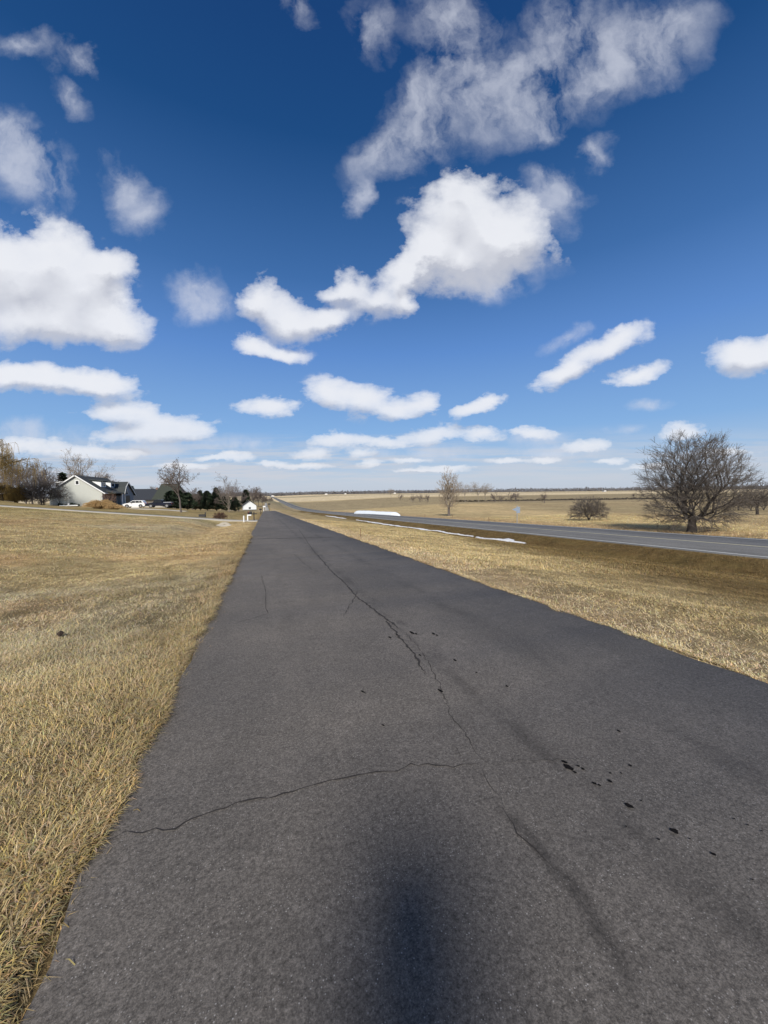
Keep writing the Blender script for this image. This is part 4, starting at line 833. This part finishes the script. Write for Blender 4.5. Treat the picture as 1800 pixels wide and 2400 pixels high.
# ------------------------------------------------------------------ vehicles (local: front towards -X, length along X)
def vehicle(name, label, cat, loc, L, Wd, prof, glassp, paint, rz, wheels, wr, bed=None):
    root = thing(name, label, cat, loc, rz)
    b_ = MB(); b_.prism(prof, -Wd / 2, Wd / 2, 'y'); b_.build('body', paint, root, bevel=.04)
    for sgn in (-1, 1):
        for gp in glassp:
            g = MB(); a, bq = sgn * (Wd / 2 + .002), sgn * (Wd / 2 + .02); g.prism(gp, min(a, bq), max(a, bq), 'y'); g.build('side_window', M['glass'], root)
        for wx in wheels:
            y0, y1 = sorted((sgn * (Wd / 2 - .2), sgn * (Wd / 2 + .03)))
            t_ = MB(); t_.tube([(wx, y0, wr), (wx, y1, wr)], wr, 18); w = t_.build('wheel', M['rubber'], root)
            t_ = MB(); e = sgn * (Wd / 2 + .035); t_.tube([(wx, e - .02 * sgn, wr), (wx, e + .008 * sgn, wr)], wr * .62, 14); t_.build('rim', M['rim'], w)
            ar = MB(); n_ = 12; ring = [(wx + (wr + .09) * math.cos(math.pi * i / n_), wr + (wr + .09) * math.sin(math.pi * i / n_)) for i in range(n_ + 1)]; inn = [(wx + (wr + .0) * math.cos(math.pi * i / n_), wr + (wr + .0) * math.sin(math.pi * i / n_)) for i in range(n_, -1, -1)]
            ya, yb_ = sorted((sgn * (Wd / 2 - .1), sgn * (Wd / 2 + .015))); ar.prism(ring + inn, ya, yb_, 'y'); ar.build('wheel_arch', M['black'], root)
        hl = MB(); hl.box(-L / 2 - .01, -L / 2 + .28, sgn * (Wd / 2 - .22) - .2, sgn * (Wd / 2 - .22) + .2, .68, .86); hl.build('headlight', M['lampw'], root)
        tl = MB(); tl.box(L / 2 - .12, L / 2 + .012, sgn * (Wd / 2 - .1) - .09, sgn * (Wd / 2 - .1) + .09, .85, 1.12); tl.build('tail_light', M['lampred'], root)
        mr_ = MB(); mr_.box(-.62, -.42, sgn * (Wd / 2 + .1) - .09, sgn * (Wd / 2 + .1) + .09, 1.0, 1.14); mr_.build('mirror', paint, root)
    MB().box(-L / 2 - .03, -L / 2 + .02, -Wd * .32, Wd * .32, .42, .66).build('grille', M['black'], root)
    if bed:
        MB().box(*bed).build('bed_cover', M['silver'], root)
    return root
suv_prof = [(-2.3, .28), (2.25, .28), (2.34, .55), (2.30, 1.0), (2.12, 1.12), (1.85, 1.62), (1.5, 1.70), (-.05, 1.70), (-.35, 1.64), (-1.05, 1.12), (-2.0, .98), (-2.3, .8), (-2.36, .5)]
suv_gl = [[(-.92, 1.14), (-.3, 1.56), (.28, 1.60), (.28, 1.14)], [(.36, 1.14), (.36, 1.60), (1.1, 1.60), (1.1, 1.14)], [(1.18, 1.14), (1.18, 1.60), (1.55, 1.58), (1.85, 1.18)]]
vx = at(318, 91.5); vehicle('parked_suv', 'white sport utility vehicle parked before the neighbour house', 'car', (vx[0], vx[1], vx[2]), 4.7, 1.85, suv_prof, suv_gl, M['white'], math.radians(-4), (-1.45, 1.42), .36)
pk_prof = [(-2.8, .42), (2.75, .42), (2.8, .7), (2.8, 1.18), (.85, 1.18), (.72, 1.82), (.4, 1.9), (-.55, 1.9), (-.8, 1.84), (-1.35, 1.22), (-2.6, 1.1), (-2.82, .9)]
pk_gl = [[(-1.2, 1.24), (-.72, 1.74), (-.3, 1.78), (-.3, 1.24)], [(-.22, 1.24), (-.22, 1.78), (.38, 1.78), (.6, 1.24)]]
vx = at(376, 93); vehicle('parked_pickup', 'dark blue pickup truck with silver bed cover parked right of the white car', 'truck', (vx[0], vx[1], vx[2]), 5.6, 1.95, pk_prof, pk_gl, M['navy'], math.radians(-3), (-1.75, 1.7), .42, (.95, 2.7, -.85, .85, 1.19, 1.3))
# ------------------------------------------------------------------ roadside things, left
def post(name, label, cat, px, dp, H_, r_, mt, n=8): 
    o = MB().tube([(0, 0, -.1), (0, 0, H_ * .97), (0, 0, H_)], [r_, r_, r_ * .6], n).build(name, mt, None); o.location = at(px, dp); o['label'] = label; o['category'] = cat; return o
post('marker_post', 'thick short white post by the driveway mouth', 'post', 571, 42.6, .72, .07, M['trim'])
mb_ = thing('mailbox', 'white mailbox post with white newspaper tube left of the black mailbox', 'mailbox', at(580, 45.6))
MB().box(-.06, .06, -.06, .06, -.1, .72).build('post', M['trim'], mb_, bevel=.008); MB().box(-.05, .42, -.07, .07, .6, .74).build('arm', M['trim'], mb_, bevel=.01)
def mailbox(label, px, dp, H_, arm, mt, sc=1):
    r_ = thing('mailbox', label, 'mailbox', at(px, dp), 0, None, sc)
    MB().box(-.055, .055, -.055, .055, -.1, H_ + .08).build('post', mt, r_, bevel=.006)
    MB().box(-arm, .35, -.05, .05, H_ - .22, H_ - .12).build('arm', mt, r_)
    x0 = -arm; pf = [(-.09, H_ - .118)] + [(.09 * math.cos(a), H_ + .02 + .09 * math.sin(a)) for a in np.linspace(math.pi, 0, 9)] + [(.09, H_ - .118)]
    b_ = MB().prism(pf, x0, x0 + .5, 'x').build('box', mt, r_); MB().prism([(p * 1.04, q) for p, q in pf], x0 + .5, x0 + .52, 'x').build('door', mt, b_)
    MB().box(x0 + .1, x0 + .13, -.1, -.092, H_ - .04, H_ + .14).build('flag', M['lampred'], b_); return r_
mailbox('black mailbox on a dark post at the driveway corner, arm to the left', 595, 46.2, 1.0, .72, M['black'])
mailbox('dark mailbox close to the left edge near the road end', 611, 92, 1.05, .3, M['black'], 1.15)
db_ = thing('stone_box', 'low dark stone garden box with a short upright post on the lawn', 'garden box', at(474, 50))
MB().box(-.42, .36, -.2, .2, -.05, .3).build('box', M['stone'], db_, bevel=.03); MB().box(.3, .42, -.08, .08, 0, .62).build('post', M['stone'], db_, bevel=.02); MB().box(-.45, .3, -.23, .23, .301, .34).build('lid', M['stone'], db_, bevel=.01)
# culvert end
cv = thing('culvert_end', 'flared pale concrete culvert end with dark round pipe opening in the ditch', 'culvert', (-4.3, 44.9, Zf(-4.3, 44.9) - .02))
n_ = 20; R1, R0 = .52, .26; arc = [(R1 * 1.25 * math.cos(math.pi * i / n_), .05 + R1 * .85 * math.sin(math.pi * i / n_)) for i in range(n_ + 1)]; inn = [(R0 * math.cos(math.pi * i / n_), .03 + R0 * math.sin(math.pi * i / n_)) for i in range(n_, -1, -1)]
q_ = MB(); q_.prism(arc + inn, 0, .35, 'y'); q_.build('headwall', M['concrete'], cv)
q_ = MB(); q_.tube([(0, .02, .05), (0, 3.2, .1)], .25, 16, False); q_.build('pipe', M['dark'], cv); MB().box(-.24, .24, .5, .52, 0, .28).build('pipe_shade', M['dark'], cv)
ap = MB(); ap.add([(-1.3, -.75, .10), (.62, -.15, .05), (.75, .1, .2), (-.6, .05, .3), (-1.3, -.75, -.1), (.62, -.15, -.15), (.75, .1, -.1), (-.6, .05, -.1)], [(0, 1, 2, 3), (7, 6, 5, 4), (0, 4, 5, 1), (1, 5, 6, 2), (2, 6, 7, 3), (3, 7, 4, 0)]); ap.build('apron', M['concrete'], cv)
# clod on the lawn
import bmesh
def hit(px, py):
    d = fwd + rgt * ((px - 900) / F) - upv * ((py - 1200) / F); t = .5
    while CH + d.z * t > Zf(d.x * t, d.y * t) and t < 500: t *= 1.01
    return d.x * t, d.y * t
cx_, cy_ = hit(142, 1497); me = bpy.data.meshes.new('dirt_clod'); bm = bmesh.new(); bmesh.ops.create_icosphere(bm, subdivisions=2, radius=.034)
for v_ in bm.verts: v_.co *= random.uniform(.7, 1.25)
bm.to_mesh(me); bm.free(); me.materials.append(M['soil']); o = new_obj('dirt_clod', me); o.location = (cx_, cy_, Zf(cx_, cy_) + .05); o['label'] = 'single dark dirt clod lying on the left lawn'; o['category'] = 'clod'
# posts near the road end
ps = at(630, 158)
sg_ = thing('street_sign', 'thin dark sign post standing at the end of the road', 'sign', at(631, 150)); MB().tube([(0, 0, -.1), (0, 0, 3.2)], .07, 6).build('post', M['black'], sg_); MB().box(-.5, .5, -.09, -.06, 2.55, 3.1).build('sign_panel', M['stone'], sg_)
sg_ = thing('mailbox', 'white mailbox on a white post left of the road end', 'mailbox', at(618, 150)); MB().box(-.09, .09, -.09, .09, -.1, 2.0).build('post', M['trim'], sg_); MB().box(-.25, .75, -.25, .25, 1.6, 2.15).build('box', M['trim'], sg_, bevel=.05)
# ------------------------------------------------------------------ right side things
post('wooden_stake', 'thin brown wooden stake on the right verge', 'stake', 844, 19.6, .42, .018, M['wood'], 5)
for lab, px, dp in (('short dark delineator post by the highway, nearest, under the back of the sign', 1146, 60), ('short delineator post beyond the highway left of the tall pale tree', 996, 92), ('small stub post at the highway edge right of the tall tree', 1060, 84)):
    o = post('delineator_post', lab, 'post', px, dp, .75, .055, M['wood'], 6); o['group'] = 'short posts along the far highway edge'
rs = thing('road_sign', 'grey back of a road sign with a pointed pennant side on a thin post', 'sign', at(1212, 52), math.radians(-17))
MB().box(-.035, .035, -.035, .035, -.1, 2.5).build('post', M['galv'], rs)
MB().box(-.12, .38, -.055, -.038, 1.45, 2.3).build('sign_panel', M['signb'], rs); MB().prism([(-.72, 1.95), (.06, 1.6), (.06, 2.25)], -.075, -.058, 'y').build('pennant', M['signb'], rs)
# silage bag
pa, pb = Vector(at(831, 133)), Vector(at(938, 108)); L_ = (pb - pa).length; m_ = 34; V = []; k2 = 15
for i in range(m_ + 1):
    t = i / m_; p = pa.lerp(pb, t); e = min(1, (t / .09)) ** .5 if t < .09 else (min(1, ((1 - t) / .10)) ** .55 if t > .9 else 1); e = max(e, .04)
    dr = (pb - pa).normalized(); sd = Vector((-dr.y, dr.x, 0)); z0 = float(zt(p.x, p.y)) - .05; sag = 1 + .02 * math.sin(i * 1.7) + .015 * math.sin(i * 4.1)
    for j in range(k2):
        a = math.pi * j / (k2 - 1); q = p + sd * (1.2 * math.cos(a) * e * sag); V.append((q.x, q.y, z0 + 1.12 * math.sin(a) ** .8 * e * sag))
Q = [(i * k2 + j, i * k2 + j + 1, (i + 1) * k2 + j + 1, (i + 1) * k2 + j) for i in range(m_) for j in range(k2 - 1)]
o = new_obj('silage_bag', fast_mesh('silage_bag', V, Q, M['plastic'], smooth=True)); o['label'] = 'long white silage bag lying in the field beyond the highway'; o['category'] = 'silage bag'
# ------------------------------------------------------------------ far tree lines and farm buildings
def woodline(label, x0, y0, x1, y1, H_, n, seed, wdt=60, mt=None):
    r = np.random.default_rng(seed); t = r.random(n); X_ = x0 + (x1 - x0) * t + r.normal(0, wdt, n); Y_ = y0 + (y1 - y0) * t + r.normal(0, wdt, n); Z_ = zt(X_, Y_)
    hh = H_ * (.35 + .9 * fbm(t * 40, t * 0 + seed, seed, 4)); zz = Z_ + hh * r.random(n); s_ = min(3.0, H_ * .35) * (.5 + r.random(n)); A = r.normal(0, 1, (n, 3)) * s_[:, None]; Bv = r.normal(0, 1, (n, 3)) * s_[:, None]; P = np.stack([X_, Y_, zz], 1)
    V = np.stack([P, P + A, P + Bv], 1); V[:, :, 2] = np.maximum(V[:, :, 2], Z_[:, None] - .5)
    new_obj('far_woodland', fast_mesh('far_woodland', V.reshape(-1, 3), np.arange(n * 3).reshape(-1, 3), mt or M['far']), None, kind='stuff', label=label, category='woodland')
woodline('dark line of woods on the horizon at the right', 900, 2000, 3600, 900, 19, 30000, 1)
woodline('low brown line of woods on the horizon beyond the road', -300, 2300, 950, 2050, 17, 24000, 2)
woodline('distant grey woods at the far left of the horizon', -2500, 1500, -300, 2300, 15, 12000, 3)
h0, h1 = at(1060, 312), at(1640, 325)
woodline('thin dark hedgerow crossing the field', h0[0], h0[1], h1[0], h1[1], 1.1, 7000, 4, 1.5, M['bark'])
fb_ = MB(); 
for i, (px, dp, w) in enumerate(((1415, 1500, 11), (925, 1900, 12), (765, 1800, 12), (640, 1700, 14), (810, 1950, 10))):
    f_ = thing('farm_building', ['white farm building among the horizon woods at the right', 'pale farm building on the horizon above the silage bag', 'pale farmhouse on the horizon left of the field', 'pale low farm building above the far end of the road', 'small pale horizon building between the farmhouse and the silage bag'][i], 'building', at(px, dp), 0, 'farm buildings on the horizon')
    MB().prism([(-w / 2, 0), (w / 2, 0), (w / 2, 4.5), (0, 6.5), (-w / 2, 4.5)], -5, 5, 'y').build('wall', M['farw'], f_)
    MB().prism([(-w / 2 - .5, 4.3), (0, 6.6), (w / 2 + .5, 4.3), (w / 2 + .5, 4.7), (0, 7.0), (-w / 2 - .5, 4.7)], -5.5, 5.5, 'y').build('roof', M['roof'], f_)
# ------------------------------------------------------------------ the person standing behind the camera, whose shadow falls on the road
pn = thing('person', 'person in a dark jacket standing on the road, shadow falling ahead', 'person', (-.13, -.42, .035), math.radians(-YAW)); pn.scale = (1.05, 1.0, 1.0)
me = bpy.data.meshes.new('body')
vs = [(0,0,.98),(0,.0,1.2),(0,-.01,1.40),(0,0,1.50),(0,.02,1.56),(0,.02,1.66),
 (-.19,0,1.40),(-.27,.10,1.16),(-.12,.30,1.30),(-.06,.36,1.42),(.19,0,1.40),(.27,.10,1.16),(.12,.30,1.30),(.06,.36,1.42),
 (-.11,0,.90),(-.15,.02,.50),(-.17,-.02,.09),(-.18,.14,.04),(.11,0,.90),(.15,.02,.50),(.17,-.02,.09),(.18,.14,.04)]
es = [(0,1),(1,2),(2,3),(3,4),(4,5),(2,6),(6,7),(7,8),(8,9),(2,10),(10,11),(11,12),(12,13),(0,14),(14,15),(15,16),(16,17),(0,18),(18,19),(19,20),(20,21)]
rad = [.17,.165,.18,.065,.095,.09,.085,.06,.045,.03,.085,.06,.045,.03,.115,.08,.055,.045,.115,.08,.055,.045]
me.from_pydata(vs, es, []); me.materials.append(M['cloth']); bo = new_obj('body', me, pn)
sk = bo.modifiers.new('skin', 'SKIN'); sub = bo.modifiers.new('sub', 'SUBSURF'); sub.levels = 2; sub.render_levels = 2
for i, s_ in enumerate(me.skin_vertices[0].data): s_.radius = (rad[i] * (1.15 if i < 3 else 1), rad[i] * (.72 if i < 3 else 1)); s_.use_root = (i == 0)
hm = MB(); hm.tube([(0, .0, 1.58), (0, -.01, 1.66), (0, 0, 1.73), (0, 0, 1.76)], [.112, .115, .085, .03], 14); hm.build('hair', M['hair'], pn, smooth=True)
